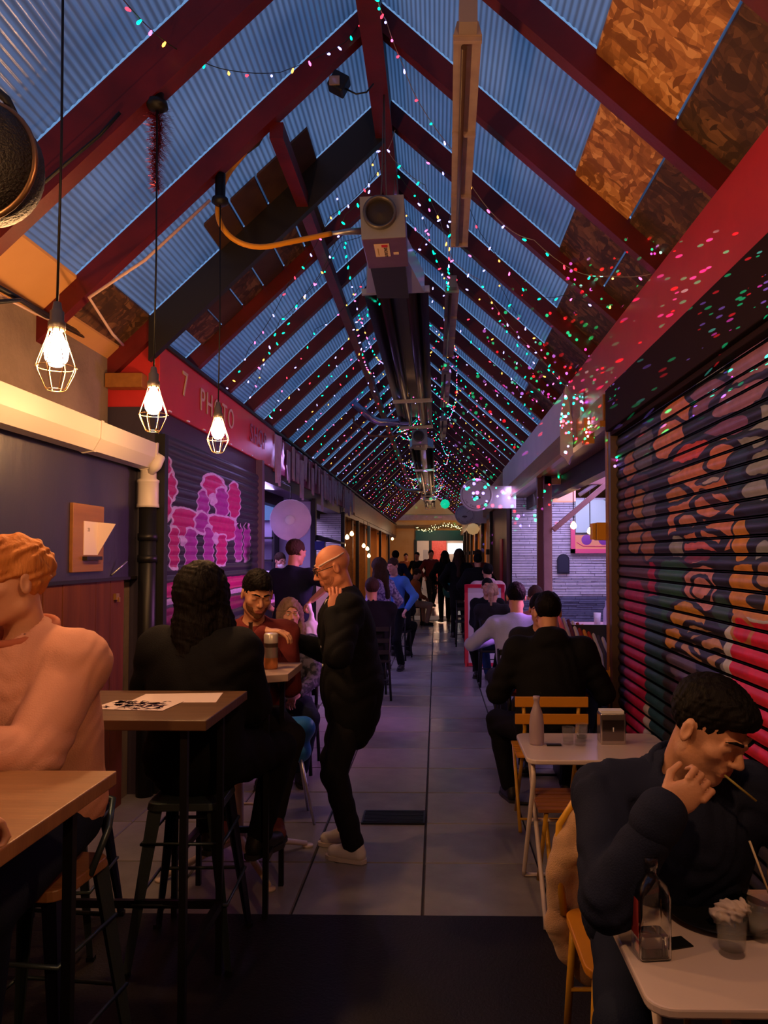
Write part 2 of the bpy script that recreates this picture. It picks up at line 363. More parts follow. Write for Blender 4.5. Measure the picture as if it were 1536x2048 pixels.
# roof: ceiling > rafters, ridge, purlin, sheets, boards
ce = bpy.data.objects.new('ceiling', None); COL.objects.link(ce); struct(ce)
m_sheet = bpy.data.materials.new('polycarbonate_sheet'); m_sheet.use_nodes = True
nt = m_sheet.node_tree; nd = nt.nodes; lk = nt.links; bb = nd['Principled BSDF']; out = nd['Material Output']
bb.inputs['Base Color'].default_value = (.20, .28, .42, 1); bb.inputs['Roughness'].default_value = .22; bb.inputs['Specular IOR Level'].default_value = .8
tr = nd.new('ShaderNodeBsdfTranslucent'); mx = nd.new('ShaderNodeMixShader'); mx.inputs[0].default_value = .6
tc = nd.new('ShaderNodeNewGeometry'); nz = nd.new('ShaderNodeTexNoise'); nz.inputs['Scale'].default_value = 1.1; nz.inputs['Detail'].default_value = 3; lk.new(tc.outputs['Position'], nz.inputs['Vector'])
cr = nd.new('ShaderNodeValToRGB'); cr.color_ramp.elements[0].position = .35; cr.color_ramp.elements[1].position = .68
cr.color_ramp.elements[0].color = (.30, .45, .62, 1); cr.color_ramp.elements[1].color = (.85, .80, .90, 1)
lk.new(nz.outputs['Fac'], cr.inputs[0])
sx_ = nd.new('ShaderNodeSeparateXYZ'); lk.new(tc.outputs['Position'], sx_.inputs[0])
wm = nd.new('ShaderNodeMath'); wm.operation = 'MULTIPLY'; wm.inputs[1].default_value = 2 * PI / .026; lk.new(sx_.outputs[0], wm.inputs[0])
ws = nd.new('ShaderNodeMath'); ws.operation = 'SINE'; lk.new(wm.outputs[0], ws.inputs[0])
wr_ = nd.new('ShaderNodeMapRange'); wr_.inputs[1].default_value = -1; wr_.inputs[2].default_value = .6; wr_.inputs[3].default_value = .42; wr_.inputs[4].default_value = 1; lk.new(ws.outputs[0], wr_.inputs[0])
wx = nd.new('ShaderNodeMix'); wx.data_type = 'RGBA'; wx.blend_type = 'MULTIPLY'; wx.inputs[0].default_value = 1; lk.new(cr.outputs[0], wx.inputs[6]); lk.new(wr_.outputs[0], wx.inputs[7])
lk.new(wx.outputs[2], tr.inputs[0]); lk.new(bb.outputs[0], mx.inputs[1]); lk.new(tr.outputs[0], mx.inputs[2]); lk.new(mx.outputs[0], out.inputs[0])
RT = .17   # rafter depth (vertical)
def roof_z(x): return RZ + RT - (SL * (RX - x) if x < RX else SR * (x - RX))
def ribbed(xa, xb, name, y0, y1, m, amp=.0035, pitch=.028, parent=None):
    n_ = int(abs(xb - xa) / pitch * 4); V = []; F = []
    for i in range(n_ + 1):
        x = xa + (xb - xa) * i / n_; z = roof_z(x) + .012 + amp * math.sin(2 * PI * i / 4) - .0
        V += [(x, y0, z), (x, y1, z)]
    for i in range(n_): F.append((2 * i, 2 * i + 1, 2 * i + 3, 2 * i + 2))
    return MB().add(V, F, True)
def board(xa, xb, y0, y1, m, name, dz=0.0, th=.018):
    return MB().prism([(xa, 0), (xb, 0), (xb, 1), (xa, 1)], lambda u, v: Vector((u, y0, roof_z(u) + dz + v * th)), lambda u, v: Vector((u, y1, roof_z(u) + dz + v * th))).build(name, m, ce)
EL, ER = -2.55, 1.62
for i in range(NR):
    y = R0 + STEP * (i - 3)
    # rafters either side
    raf = m_redbeam
    for (xa, xb) in ((EL, RX - .02), (RX + .02, ER)):
        w = .075
        MB().prism([(xa, 0), (xb, 0), (xb, 1), (xa, 1)], lambda u, v: Vector((u, y - w / 2, roof_z(u) - RT * (1 - v))), lambda u, v: Vector((u, y + w / 2, roof_z(u) - RT * (1 - v)))).build('rafter', raf, ce)
sheet_l = ribbed(EL, RX - .03, 's', .04, STEP - .04, m_sheet).mesh('roof_sheet', m_sheet)
sheet_r = ribbed(RX + .03, ER, 's', .04, STEP - .04, m_sheet).mesh('roof_sheet', m_sheet)
for i in range(NR - 1):
    y = R0 + STEP * (i - 3)
    put('roof_sheet', sheet_l, ce, (0, y, 0)); 
    put('roof_sheet', sheet_r, ce, (0, y, 0))
ri = MB().box((RX - .045, -1.4, RZ - .13), (RX + .045, 38, RZ + .19)).build('ridge_board', m_dark, ce)
MB().box((RX - .06, -1.4, RZ - .16), (RX + .06, 38, RZ - .13)).build('ridge_cap', m_redbeam, ce)
px_ = -.93; MB().box((px_ - .04, 4.42, RZ - SL * (RX - px_) - .10), (px_ + .04, 26, RZ - SL * (RX - px_) - .005)).build('purlin', m_redbeam, ce)
px_ = .55
# boards on the right slope: (bay start, joint X, second joint X)
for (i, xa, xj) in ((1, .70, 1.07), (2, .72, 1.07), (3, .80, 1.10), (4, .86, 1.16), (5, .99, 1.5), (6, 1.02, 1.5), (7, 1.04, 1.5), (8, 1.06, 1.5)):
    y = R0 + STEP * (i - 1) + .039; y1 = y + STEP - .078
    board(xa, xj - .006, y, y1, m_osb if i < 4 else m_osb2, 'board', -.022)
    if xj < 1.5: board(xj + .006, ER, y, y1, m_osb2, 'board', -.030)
for i in (1, 2, 3):
    y = R0 + STEP * (i - 1) + .039; y1 = y + STEP - .078
    board(-2.50, -2.07, y, y1, m_ply, 'board', -.022)
y = R0 + STEP * 3 + .039
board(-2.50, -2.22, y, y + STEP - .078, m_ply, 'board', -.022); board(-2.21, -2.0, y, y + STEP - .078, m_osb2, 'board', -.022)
m_dply = mat('dark_boarding', (.05, .02, .014), .7, var=(5, .5), col2=(.09, .04, .02))
for k in range(6):
    xa = -1.92 + k * .17
    board(xa, xa + .155, R0 + STEP * 4 + .039, R0 + STEP * 5 - .039, m_dply if k % 2 else m_osb2, 'board', -.03)
for k in range(4):
    xa = -1.5 + k * .17
    board(xa, xa + .155, R0 + STEP * 3 + .5, R0 + STEP * 4 - .039, m_dply, 'board', -.03)
MB().prism([(-2.3, 0), (RX, 0), (RX, 1), (-2.3, 1)], lambda u, v: Vector((u, 3.40, roof_z(u) - RT - .13 * (1 - v))), lambda u, v: Vector((u, 3.49, roof_z(u) - RT - .13 * (1 - v)))).build('doubling_timber', m_redbeam, ce)
# wide dark plank bolted under one rafter (left)
MB().prism([(-2.0, 0), (RX, 0), (RX, 1), (-2.0, 1)], lambda u, v: Vector((u, 5.31, roof_z(u) - .30 * (1 - v) - .03)), lambda u, v: Vector((u, 5.37, roof_z(u) - .30 * (1 - v) - .03))).build('gusset_plank', m_dark, ce)
struct(MB().box((-2.6, -1.7, 0), (1.7, -1.5, 5.1)).build('wall_back_added', m_conc))  # unseen wall, added to keep sky light out of the open end
struct(MB().box((1.25, -1.5, -.01), (1.3, 5.4, 2.5)).box((1.3, -1.5, -.01), (1.4, 5.4, .1)).build('wall_right_near', m_dark))
# outer walls above the fascias
struct(MB().box((-2.56, 5.36, 2.4), (-2.42, 38, 3.3)).build('wall_left_upper', m_dark))
# dark blocking between the left fascia and the roof
struct(MB().box((-2.36, 5.6, 3.14), (-2.30, 38, 3.26)).build('trim_12', m_dark))
struct(MB().box((1.5, -1.5, 2.4), (1.62, 38, 3.35)).build('wall_right_upper', m_dark))

# shutters -----------------------------------------------------------------
def slat_mesh(y0, y1, h=.0735, depth=.013, side=1):
    """curved slat; side=+1 bulges toward -x (for the right wall)"""
    V = []; F = []; N = 6
    pts = [(0.0, 0.0)] + [(-(depth) * math.sin(PI * t / N), h * .10 + h * .80 * t / N) for t in range(N + 1)] + [(0.0, h * .985)]
    for (dx, z) in pts: V += [(dx * side, y0, z), (dx * side, y1, z)]
    for i in range(len(pts) - 1): F.append((2 * i, 2 * i + 1, 2 * i + 3, 2 * i + 2))
    return MB().add(V, F, True)
def PR(px, py):      # photo pixel -> (D, z) on the right shop front
    D = XR * FPX / (px - 872.0); return D, EYE + (1110.0 - py) * D / FPX
def PL(px, py):
    D = -XL * FPX / (872.0 - px); return D, EYE + (1110.0 - py) * D / FPX
K = (.008, .008, .010)
def sh(f, k, px, py, wpx, hpx, col, oc=K, rot=0.):
    D, z = f(px, py)
    Da, _ = f(px - wpx / 2, py); Db, _ = f(px + wpx / 2, py)
    return (k, D, z, abs(Da - Db) / 2, hpx * D / FPX / 2, rot, col, oc)
sal = (.62, .21, .12); gre = (.30, .30, .33); org = (.62, .25, .03); mv = (.34, .15, .25); pk = (.60, .24, .24)
shR = [sh(PR, 'b', 1268, 1120, 60, 420, (.10, .045, .05), None), sh(PR, 'e', 1262, 930, 26, 60, (.42, .16, .05)), sh(PR, 'e', 1290, 900, 40, 90, (.13, .12, .15)), sh(PR, 'e', 1262, 1000, 24, 60, (.30, .10, .06)),
       sh(PR, 'e', 1280, 1010, 26, 60, (.45, .20, .05)), sh(PR, 'e', 1300, 1020, 24, 70, (.16, .12, .18)), sh(PR, 'e', 1270, 1075, 30, 60, (.42, .18, .08)), sh(PR, 'e', 1296, 1090, 26, 60, (.34, .13, .06)),
       sh(PR, 'e', 1500, 735, 110, 90, mv), sh(PR, 'e', 1420, 760, 60, 50, gre), sh(PR, 'e', 1410, 800, 80, 60, (.24, .10, .20)), sh(PR, 'e', 1480, 800, 110, 50, mv), sh(PR, 'e', 1520, 850, 80, 60, gre), sh(PR, 'e', 1450, 860, 90, 40, (.22, .08, .20)),
       sh(PR, 'e', 1480, 905, 90, 50, gre), sh(PR, 'e', 1350, 835, 60, 70, sal), sh(PR, 'e', 1338, 880, 60, 70, sal), sh(PR, 'b', 1400, 1000, 140, 220, sal), sh(PR, 'e', 1380, 905, 70, 34, (.66, .08, .05)), sh(PR, 'e', 1440, 915, 50, 50, (.62, .20, .10)),
       sh(PR, 'e', 1345, 940, 44, 30, (.04, .03, .06), None), sh(PR, 'e', 1350, 946, 20, 12, (.5, .3, .2), None), sh(PR, 'e', 1420, 958, 60, 26, (.03, .02, .03), None), sh(PR, 'e', 1424, 962, 34, 10, (.5, .4, .4), None),
       sh(PR, 'e', 1352, 992, 40, 26, (.45, .18, .05)), sh(PR, 'r', 1352, 992, 54, 44, K, None), sh(PR, 'e', 1424, 1000, 60, 24, (.05, .02, .03), None, .3), sh(PR, 'r', 1420, 1010, 90, 60, K, None), sh(PR, 'e', 1375, 1045, 34, 26, (.62, .25, .16)), sh(PR, 'e', 1372, 1055, 24, 8, K, None),
       sh(PR, 'e', 1440, 1070, 80, 60, sal), sh(PR, 'r', 1395, 1085, 110, 60, K, None), sh(PR, 'e', 1390, 1108, 76, 50, (.60, .12, .12)), sh(PR, 'e', 1392, 1118, 50, 24, (.20, .02, .04)), sh(PR, 'e', 1398, 1126, 30, 12, (.66, .3, .3), None), sh(PR, 'e', 1352, 1095, 26, 50, gre),
       sh(PR, 'e', 1486, 950, 60, 100, (.02, .04, .10)), sh(PR, 'e', 1520, 930, 50, 50, gre), sh(PR, 'e', 1510, 985, 50, 50, (.30, .30, .36)), sh(PR, 'e', 1500, 1050, 60, 80, (.012, .018, .05)), sh(PR, 'e', 1528, 1110, 40, 50, (.28, .30, .34)), sh(PR, 'e', 1480, 1080, 30, 90, org),
       sh(PR, 'b', 1345, 1185, 60, 130, (.02, .10, .06)), sh(PR, 'b', 1303, 1190, 14, 130, (.42, .01, .06), None), sh(PR, 'e', 1400, 1175, 66, 90, pk), sh(PR, 'r', 1400, 1175, 46, 60, K, None), sh(PR, 'e', 1450, 1150, 44, 80, (.018, .022, .05)), sh(PR, 'b', 1500, 1185, 90, 110, org), sh(PR, 'e', 1530, 1150, 40, 50, (.42, .22, .12)), sh(PR, 'e', 1510, 1200, 40, 30, (.02, .02, .02), None),
       sh(PR, 'b', 1268, 1330, 44, 340, (.40, .012, .085), None), sh(PR, 'b', 1306, 1340, 36, 300, (.015, .06, .10), None), sh(PR, 'e', 1440, 1220, 30, 70, (.03, .08, .07)), sh(PR, 'e', 1372, 1240, 66, 70, (.60, .28, .03)), sh(PR, 'e', 1350, 1280, 44, 50, (.55, .24, .04)),
       sh(PR, 'e', 1400, 1270, 60, 34, (.50, .28, .14)), sh(PR, 'e', 1385, 1300, 50, 30, (.48, .26, .14)), sh(PR, 'e', 1430, 1295, 60, 34, (.50, .26, .15)), sh(PR, 'r', 1410, 1290, 90, 60, K, None), sh(PR, 'e', 1440, 1325, 56, 34, (.46, .26, .15)), sh(PR, 'e', 1360, 1330, 60, 50, (.10, .07, .12)), sh(PR, 'e', 1456, 1345, 40, 40, (.25, .26, .32)),
       sh(PR, 'b', 1512, 1400, 150, 330, (.55, .55, .6), None), sh(PR, 'b', 1525, 1405, 150, 320, (.66, .008, .04), None), sh(PR, 'e', 1480, 1260, 30, 50, (.64, .01, .04), (.5, .2, .05)), sh(PR, 'b', 1380, 1420, 90, 120, (.05, .02, .05), None), sh(PR, 'b', 1290, 1500, 12, 200, (.4, .35, .4), None)]
_r = random.Random(11); shN = []
for k_ in range(34):
    shN.append(('e' if k_ % 3 else 'b', _r.uniform(-1.4, 2.55), _r.uniform(.3, 2.35), _r.uniform(.12, .34), _r.uniform(.09, .22), 0, _r.choice([sal, org, mv, gre, (.60, .01, .04), (.02, .08, .10), pk]), K))
m_gn = painted('graffiti_near', (.016, .016, .022), shN, warp=.022, wscale=7)
m_gr = painted('graffiti_right', (.016, .016, .022), shR, warp=.022, wscale=7)
mg = (.50, .015, .17); wh = (.62, .50, .66); pu = (.36, .03, .30)
shL = [sh(PL, 'b', 420, 1170, 280, 26, mg, None), sh(PL, 'b', 420, 1190, 280, 10, wh, None), sh(PL, 'b', 420, 1215, 280, 30, (.22, .01, .09), None),
       sh(PL, 'e', 330, 970, 34, 60, mg, wh), sh(PL, 'e', 322, 930, 26, 40, mg, wh), sh(PL, 'e', 322, 1010, 30, 60, mg, wh), sh(PL, 'e', 314, 1040, 26, 40, (.36, .01, .13), wh),
       sh(PL, 'b', 366, 1045, 48, 54, mg, wh), sh(PL, 'b', 344, 1095, 18, 80, mg, wh), sh(PL, 'b', 378, 1098, 22, 80, pu, wh), sh(PL, 'e', 362, 1082, 14, 22, wh, None),
       sh(PL, 'e', 425, 975, 44, 50, mg, wh), sh(PL, 'e', 402, 1010, 22, 60, pu, wh), sh(PL, 'e', 440, 1005, 28, 60, pu, wh), sh(PL, 'e', 422, 998, 16, 26, wh, None), sh(PL, 'e', 465, 1000, 24, 70, mg, wh), sh(PL, 'b', 440, 1055, 56, 44, mg, wh), sh(PL, 'e', 400, 1045, 26, 40, pu, wh),
       sh(PL, 'b', 414, 1110, 18, 110, pu, wh), sh(PL, 'b', 440, 1100, 20, 60, mg, wh), sh(PL, 'e', 428, 1076, 12, 26, wh, None), sh(PL, 'b', 474, 1085, 14, 70, pu, wh), sh(PL, 'b', 491, 1085, 12, 70, pu, wh), sh(PL, 'e', 475, 1052, 6, 14, K, None), sh(PL, 'e', 490, 1052, 6, 14, K, None)]
m_gl = painted('graffiti_left', (.03, .026, .045), shL, warp=.014, wscale=8, rough=.4, dirt=.25)
m_guide = mat('shutter_guide', (.12, .07, .05), .4, .4)
sr = thing('roller_shutter', 'closed right-hand roller shutter painted with a large face in street-art colours', 'shutter', (XR, 3, 0))
sm_ = slat_mesh(-.42, 2.33).mesh('slat', m_gr)
for k in range(34): put('slat', sm_, sr, (0, 0, .035 + .0735 * k))
MB().box((-.03, -.42, 0), (.03, 2.33, .035)).build('bottom_rail', m_black, sr)
sn = thing('roller_shutter', 'second graffiti-painted roller shutter beside the nearest table, outside the view', 'shutter', (XR, .5, 0))
sm3 = slat_mesh(-1.95, 2.03).mesh('slat', m_gn)
for k in range(34): put('slat', sm3, sn, (0, 0, .035 + .0735 * k))
MB().box((-.03, -1.95, 0), (.03, 2.03, .035)).build('bottom_rail', m_black, sn)
MB().box((-.04, 2.03, 0), (.04, 2.08, 2.56)).build('guide_rail', m_guide, sn)
MB().box((-.05, 2.33, 0), (.05, 2.40, 2.56)).build('guide_rail', m_guide, sr)
sl_ = thing('roller_shutter', 'closed left-hand roller shutter with pink and purple bubble lettering', 'shutter', (XL, 7, 0))
sm2 = slat_mesh(-1.55, 1.42, side=-1).mesh('slat', m_gl)
for k in range(34): put('slat', sm2, sl_, (0, 0, .03 + .0735 * k))
MB().box((-.05, 1.42, 0), (.05, 1.52, 2.69)).build('guide_rail', mat('violet_grey_rail', (.15, .09, .15), .4, .2), sl_)
MB().box((-.05, -1.62, 0), (.05, -1.55, 2.5)).build('guide_rail', m_black, sl_)
# lettering on the red fascia (reads along the aisle)
m_let = mat('gold_lettering', (.55, .42, .25), .4)
def letters(txt, y, z, size, nm, lab, m=m_let):
    me = text_mesh('lettering', txt, size, m, .003, 1.25)
    o = put(nm, me, None, (XL + .007, y, z), (PI / 2, 0, PI / 2)); tag(o, lab, 'lettering'); return o
letters('7', 5.93, 2.96, .28, 'sign_number', 'pale number seven on the red fascia')
letters('PHOTO', 6.85, 2.93, .27, 'sign_lettering', 'gold capital letters of the first word on the red fascia')
letters('SHOP', 8.42, 2.93, .27, 'sign_lettering', 'faded letters of the second word further along the red fascia', mat('faded_lettering', (.30, .10, .16), .5))

# right open stall (y 5.45 .. 13)
m_wallp = mat('stall_plaster', (.55, .5, .58), .7, var=(3, .5), col2=(.65, .6, .68))
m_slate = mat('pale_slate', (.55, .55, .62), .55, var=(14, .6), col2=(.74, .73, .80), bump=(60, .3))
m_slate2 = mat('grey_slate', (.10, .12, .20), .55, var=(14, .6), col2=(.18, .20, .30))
struct(MB().box((3.6, 5.4, 0), (3.75, 38, 2.9)).build('wall_right', m_wallp))
struct(MB().box((1.30, 5.50, 0), (3.6, 5.56, 2.9)).build('wall_stall_near', m_wallp))
struct(MB().box((1.5, 5.4, 2.86), (3.75, 38, 2.92)).build('ceiling_right', mat('dark_teal_paint', (.03, .05, .07), .6)))
def slate_wall(nm, x0, x1, y, z0, zw, z1, m_up, m_lo, rows=None, mirror=False):
    """wall of thin uneven ledge stones facing the viewer; the stones are parts while they stay pickable"""
    w = MB().box((x0, y, z0), (x1, y + .1, z1)).build(nm, mat('slate_joint', (.03, .025, .06), .8)); struct(w)
    z = z0; cnt = 0; stuff = MB()
    while z < z1 - .01:
        h = random.uniform(.022, .05); x = x0 + random.uniform(-.2, 0)
        while x < x1:
            L = random.uniform(.18, .5); a = max(x, x0); b = min(x + L - .006, x1)
            if b - a > .02:
                d = random.uniform(.010, .035)
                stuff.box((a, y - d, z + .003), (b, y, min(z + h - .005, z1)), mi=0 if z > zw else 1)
            x += L
        z += h
    s = stuff.build('ledge_stones', [m_up, m_lo], w); s['kind'] = 'stuff'
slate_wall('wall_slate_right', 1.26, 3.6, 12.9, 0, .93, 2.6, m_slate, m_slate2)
# timber in the stall
def post(nm, x, y, w, d, h, m, lab, cat='post'):
    o = MB().box((x - w / 2, y - d / 2, 0), (x + w / 2, y + d / 2, h)).build(nm, m, bevel=.005); tag(o, lab, cat); return o
post('timber_post', 1.23, 5.47, .06, .07, 2.60, m_brown, 'varnished post at the edge of the graffiti face shutter')
post('timber_post', 1.22, 9.1, .07, .09, 2.58, mat('dark_red_wood', (.07, .012, .012), .4), 'dark red post in the middle of the violet-lit stall opening')
post('timber_post', 1.34, 9.35, .10, .10, 2.75, m_pinkw, 'pale pink-lit timber post just behind the dark red stall post')
post('timber_post', 1.22, 13.1, .07, .12, 2.58, mat('dark_plum_wood', (.05, .015, .03), .4), 'dark post where the slate wall meets the aisle')
bm_ = MB().box((1.30, 9.3, 2.50), (3.6, 9.42, 2.60)); tag(bm_.build('cross_beam', m_pinkw, bevel=.004), 'pink-lit horizontal timber beam across the right stall', 'beam')
a_ = Vector((1.40, 9.28, 1.95)); b_ = Vector((2.10, 9.28, 2.55))
M_ = Matrix.Translation((a_ + b_) / 2) @ (b_ - a_).to_track_quat('X', 'Z').to_matrix().to_4x4()
tag(MB().cbox((0, 0, 0), ((b_ - a_).length, .07, .06), M=M_).build('knee_brace', m_pinkw, bevel=.004), 'diagonal pink-lit timber brace in the right stall', 'brace')
# ------------------------------------------------------------------ pendant cage lamps
m_glow = mat('lamp_glow', (1, .8, .5), .3, emit=(1.0, .62, .28), es=38)
m_glow.cycles.emission_sampling = 'NONE'
m_bulbglass = mat('amber_glass', (1, .8, .5), .05, trans=1., ior=1.3, emit=(1.0, .55, .2), es=.9, sample=False)
m_bulb_on = mat('lit_amber_bulb', (1, .8, .5), .3, emit=(1.0, .50, .19), es=520)
m_bulb_off = mat('lit_brighter_bulb', (1, .8, .5), .3, emit=(1.0, .50, .19), es=900)
m_cage = mat('brass_cage', (.62, .42, .22), .3, .85)
m_sock = mat('grey_socket', (.16, .14, .13), .4, .6)
def pendant(loc, top, label, energy=26, seen=True):
    t = thing('cage_pendant_lamp', label, 'lamp', loc, group='cage pendant lamps')
    zr_ = RZ - (SL * (RX - loc[0]) if loc[0] < RX else SR * (loc[0] - RX))
    MB().tube([(0, 0, top - loc[2]), (.004, .003, (top - loc[2]) * .5), (0, 0, .185)], .0045, 6).build('flex', m_black, t)
    MB().lathe([(0, .20), (.012, .195), (.016, .17), (.022, .165), (.022, .135), (.027, .13), (.027, .105), (.02, .10), (0, .10)], n=16).build('lamp_holder', m_sock, t)
    MB().lathe([(0, zr_ - loc[2]), (.03, zr_ - loc[2]), (.03, top - loc[2] + .01), (.045, top - loc[2] + .005), (.05, top - loc[2] - .02), (.03, top - loc[2] - .035), (0, top - loc[2] - .035)], n=16).build('ceiling_rose', m_black, t)
    MB().lathe([(.014, .10), (.02, .085), (.034, .055), (.038, .03), (.034, .005), (.02, -.015), (0, -.02)], n=18).build('bulb', m_bulb_on if seen else m_bulb_off, t)
    for k in range(8):
        a = 2 * PI * k / 8; c_, s_ = math.cos(a), math.sin(a)
        pr = [(.024, .11), (.034, .07), (.060, -.005), (.0635, -.02), (.058, -.038), (.035, -.088), (.028, -.095)]
        MB().tube([(r * c_, r * s_, z) for r, z in pr], .0017, 5).build('cage_wire', m_cage, t)
    for r, z in ((.026, .108), (.0625, -.02), (.028, -.095)):
        MB().tube([(r * math.cos(2 * PI * k / 20), r * math.sin(2 * PI * k / 20), z) for k in range(20)], .0017, 5, closed=True).build('cage_ring', m_cage, t)
    return t
pendant((-1.245, 2.50, 2.285), 3.75, 'cage pendant lamp nearest the viewer, largest of the three', 110)
pendant((-1.27, 3.44, 2.30), 3.71, 'middle cage pendant lamp hanging before the red fascia end', 110)
pendant((-1.255, 4.42, 2.335), 3.72, 'farthest and smallest cage pendant lamp, before the gold lettering', 100)
# the same lamps over the tables nearer than the frame
pendant((.62, .75, 2.62), 3.9, 'cage pendant lamp above the nearest white table, outside the view', 150, False)
pendant((-1.245, 1.0, 2.35), 3.75, 'cage pendant lamp above the nearest wooden table, outside the view', 90)

# large dark hanging lantern at the left edge
dl = thing('hanging_fan', 'large round black fan in a mesh guard hanging at the left edge', 'fan', at(-42, 330, 1.7))
MB().lathe([(.0, .10), (.07, .095), (.115, .07), (.135, .03), (.135, -.03), (.115, -.07), (.07, -.095), (0, -.10)], n=32, M=Matrix.Rotation(PI / 2, 4, 'X') @ Matrix.Identity(4)).build('housing', mat('black_mesh', (.012, .010, .010), .5, .3, bump=(160, .8)), dl)
MB().tube([(.137 * math.cos(2 * PI * k / 36), -.02, .137 * math.sin(2 * PI * k / 36)) for k in range(36)], .008, 8, closed=True).build('guard_ring', mat('aged_bronze', (.20, .11, .06), .35, .8), dl)
for k in range(16):
    a = 2 * PI * k / 16; MB().tube([(.03 * math.cos(a), -.10, .03 * math.sin(a)), (.10 * math.cos(a), -.075, .10 * math.sin(a)), (.137 * math.cos(a), -.02, .137 * math.sin(a))], .0015, 4).build('guard_wire', m_black, dl)
MB().tube([(-.08, 0, .11), (-.04, 0, .17), (.02, 0, .185), (.06, 0, .15), (.085, 0, .10)], .010, 8).build('bracket', m_black, dl)
MB().tube([(0, 0, .17), (0, 0, .9)], .006, 6).build('rod', m_black, dl)

# gas tube heaters under the ridge
m_purple = mat('purple_enamel', (.10, .045, .12), .4, var=(8, .5), col2=(.14, .07, .16))
m_refl = mat('dark_reflector', (.11, .09, .14), .22, .85)
m_tube = mat('black_tube', (.03, .025, .03), .35, .6)
m_alu = mat('brushed_aluminium', (.62, .60, .66), .32, .7)
def heater(y0, ybars, xs, zt, w, label, box=True):
    t = thing('tube_heater', label, 'heater', (0, 0, 0))
    def X(y): return xs(y)
    ya, yb = ybars[0], ybars[-1]
    b = MB(); pr = [(-w / 2, -.02), (-w * .36, .10), (-w * .18, .16), (w * .18, .16), (w * .36, .10), (w / 2, -.02), (w * .36, .085), (w * .17, .145), (-w * .17, .145), (-w * .36, .085)]
    b.prism(pr, lambda u, v: Vector((X(ya) + u, ya, zt + v)), lambda u, v: Vector((X(yb) + u, yb, zt + v))); b.build('reflector', m_refl, t)
    for dx in (-.11, .11):
        MB().tube([(X(ya) + dx, ya - .05, zt + .06), (X(yb) + dx, yb, zt + .06)], .045, 14).build('radiant_tube', m_tube, t)
    for y in ybars:
        M = Matrix.Translation((X(y), y, zt - .02)) @ Matrix.Rotation(-.045, 4, 'Y')
        MB().cbox((0, 0, 0), (w + .02, .03, .045), M=M).build('cross_bracket', m_alu, t)
        for s_ in (-1, 1):
            MB().tube([(X(y) + s_ * w * .4, y, zt + .08), (X(y) + s_ * .03, y, zt + .55), (X(y) + .0, y, RZ - .1)], .003, 5).build('chain', m_sock, t)
    if box:
        x = X(y0) - .02; M = Matrix.Translation((x, y0, zt + .04)) @ Matrix.Rotation(-.05, 4, 'Y')
        MB().cbox((0, .24, 0), (.275, .48, .27), M=M).build('burner_box', m_purple, t, bevel=.006)
        MB().cbox((0, -.003, 0), (.272, .006, .265), M=M).build('front_plate', mat('grey_enamel', (.30, .29, .29), .45, .2, var=(9, .5), col2=(.36, .35, .34)), t)
        R = M @ Matrix.Translation((-.015, -.01, .02)) @ Matrix.Rotation(PI / 2, 4, 'X')
        MB().lathe([(.103, 0), (.103, .03), (.094, .036), (.085, .03), (.083, 0), (.083, -.01)], n=32, M=R).build('air_intake', m_sock, t)
        MB().lathe([(.083, .002), (.04, .004), (.02, .012), (0, .014)], n=24, M=R).build('intake_disc', mat('intake_dark', (.04, .03, .025), .5), t)
        # label on the underside
        L = M @ Matrix.Translation((-.02, .17, -.1385))
        MB().cbox((0, 0, 0), (.095, .20, .003), M=L).build('label', mat('cream_label', (.75, .58, .38), .5), t)
        MB().cbox((.018, -.073, -.002), (.038, .035, .003), M=L).build('red_badge', mat('badge_red', (.6, .02, .02), .5), t)
        tx = text_mesh('label_lettering', 'SPACE-RAY', .030, m_dark, .0008); o = put('label_lettering', tx, t)
        o.matrix_world = L @ Matrix.Translation((.020, .025, -.0026)) @ Matrix.Rotation(PI, 4, 'X') @ Matrix.Rotation(-PI / 2, 4, 'Z')
        MB().cbox((-.026, .02, -.002), (.006, .11, .002), M=L).build('label_stripe', mat('ochre', (.4, .22, .03), .5), t)
        MB().cbox((.085, .06, .0), (.034, .03, .004), M=L).build('label', mat('cream_label'), t)
        MB().box((x - .12, y0 + .46, zt - .08), (x + .12, ya - .0, zt + .13)).build('burner_neck', m_tube, t)
        MB().prism([(-.13, -.03), (.13, -.03), (.13, .12), (-.13, .12)], lambda u, v: Vector((x + u, y0 + .48, zt + v)), lambda u, v: Vector((X(ya) + u * 1.7, ya - .03, zt + v - .02))).build('end_cap', m_alu, t)
        for s_ in (-1, 1): MB().tube([(x + s_ * .02, y0 + .1, zt + .17), (x + s_ * .012, y0 + .1, zt + .32), (x, y0 + .1, RZ - .1)], .0045, 5).build('chain', m_sock, t)
    return t
xs1 = lambda y: -.15 * 2.05 + .0 * y
heater(4.70, [5.85, 10.1, 12.2], xs1, 3.69, .50, 'long purple tube heater nearest the viewer, with a round air intake')
MB().prism([(-.26, -.05), (.26, -.05), (.12, .16), (-.12, .16)], lambda u, v: Vector((-.30 + u, 11.9, 3.72 + v)), lambda u, v: Vector((-.30 + u, 12.18, 3.72 + v)))
heater(13.6, [14.4, 18.4, 26.5], lambda y: -.27, 3.69, .46, 'second tube heater further down the aisle, behind the first')
heater(27.4, [28.2, 34], lambda y: -.25, 3.69, .44, 'farthest tube heater near the end of the aisle')
d_ = thing('exhaust_duct', 'silver exhaust duct bending from the heater to the left roof slope', 'duct', (0, 11.9, 3.7))
MB().tube([(-.42, 0, 0), (-.86, 0, .0), (-.98, 0, .05), (-1.55, 0, .52), (-1.75, 0, .72)], .058, 16).build('duct', mat('galvanised', (.40, .38, .55), .22, .8), d_)
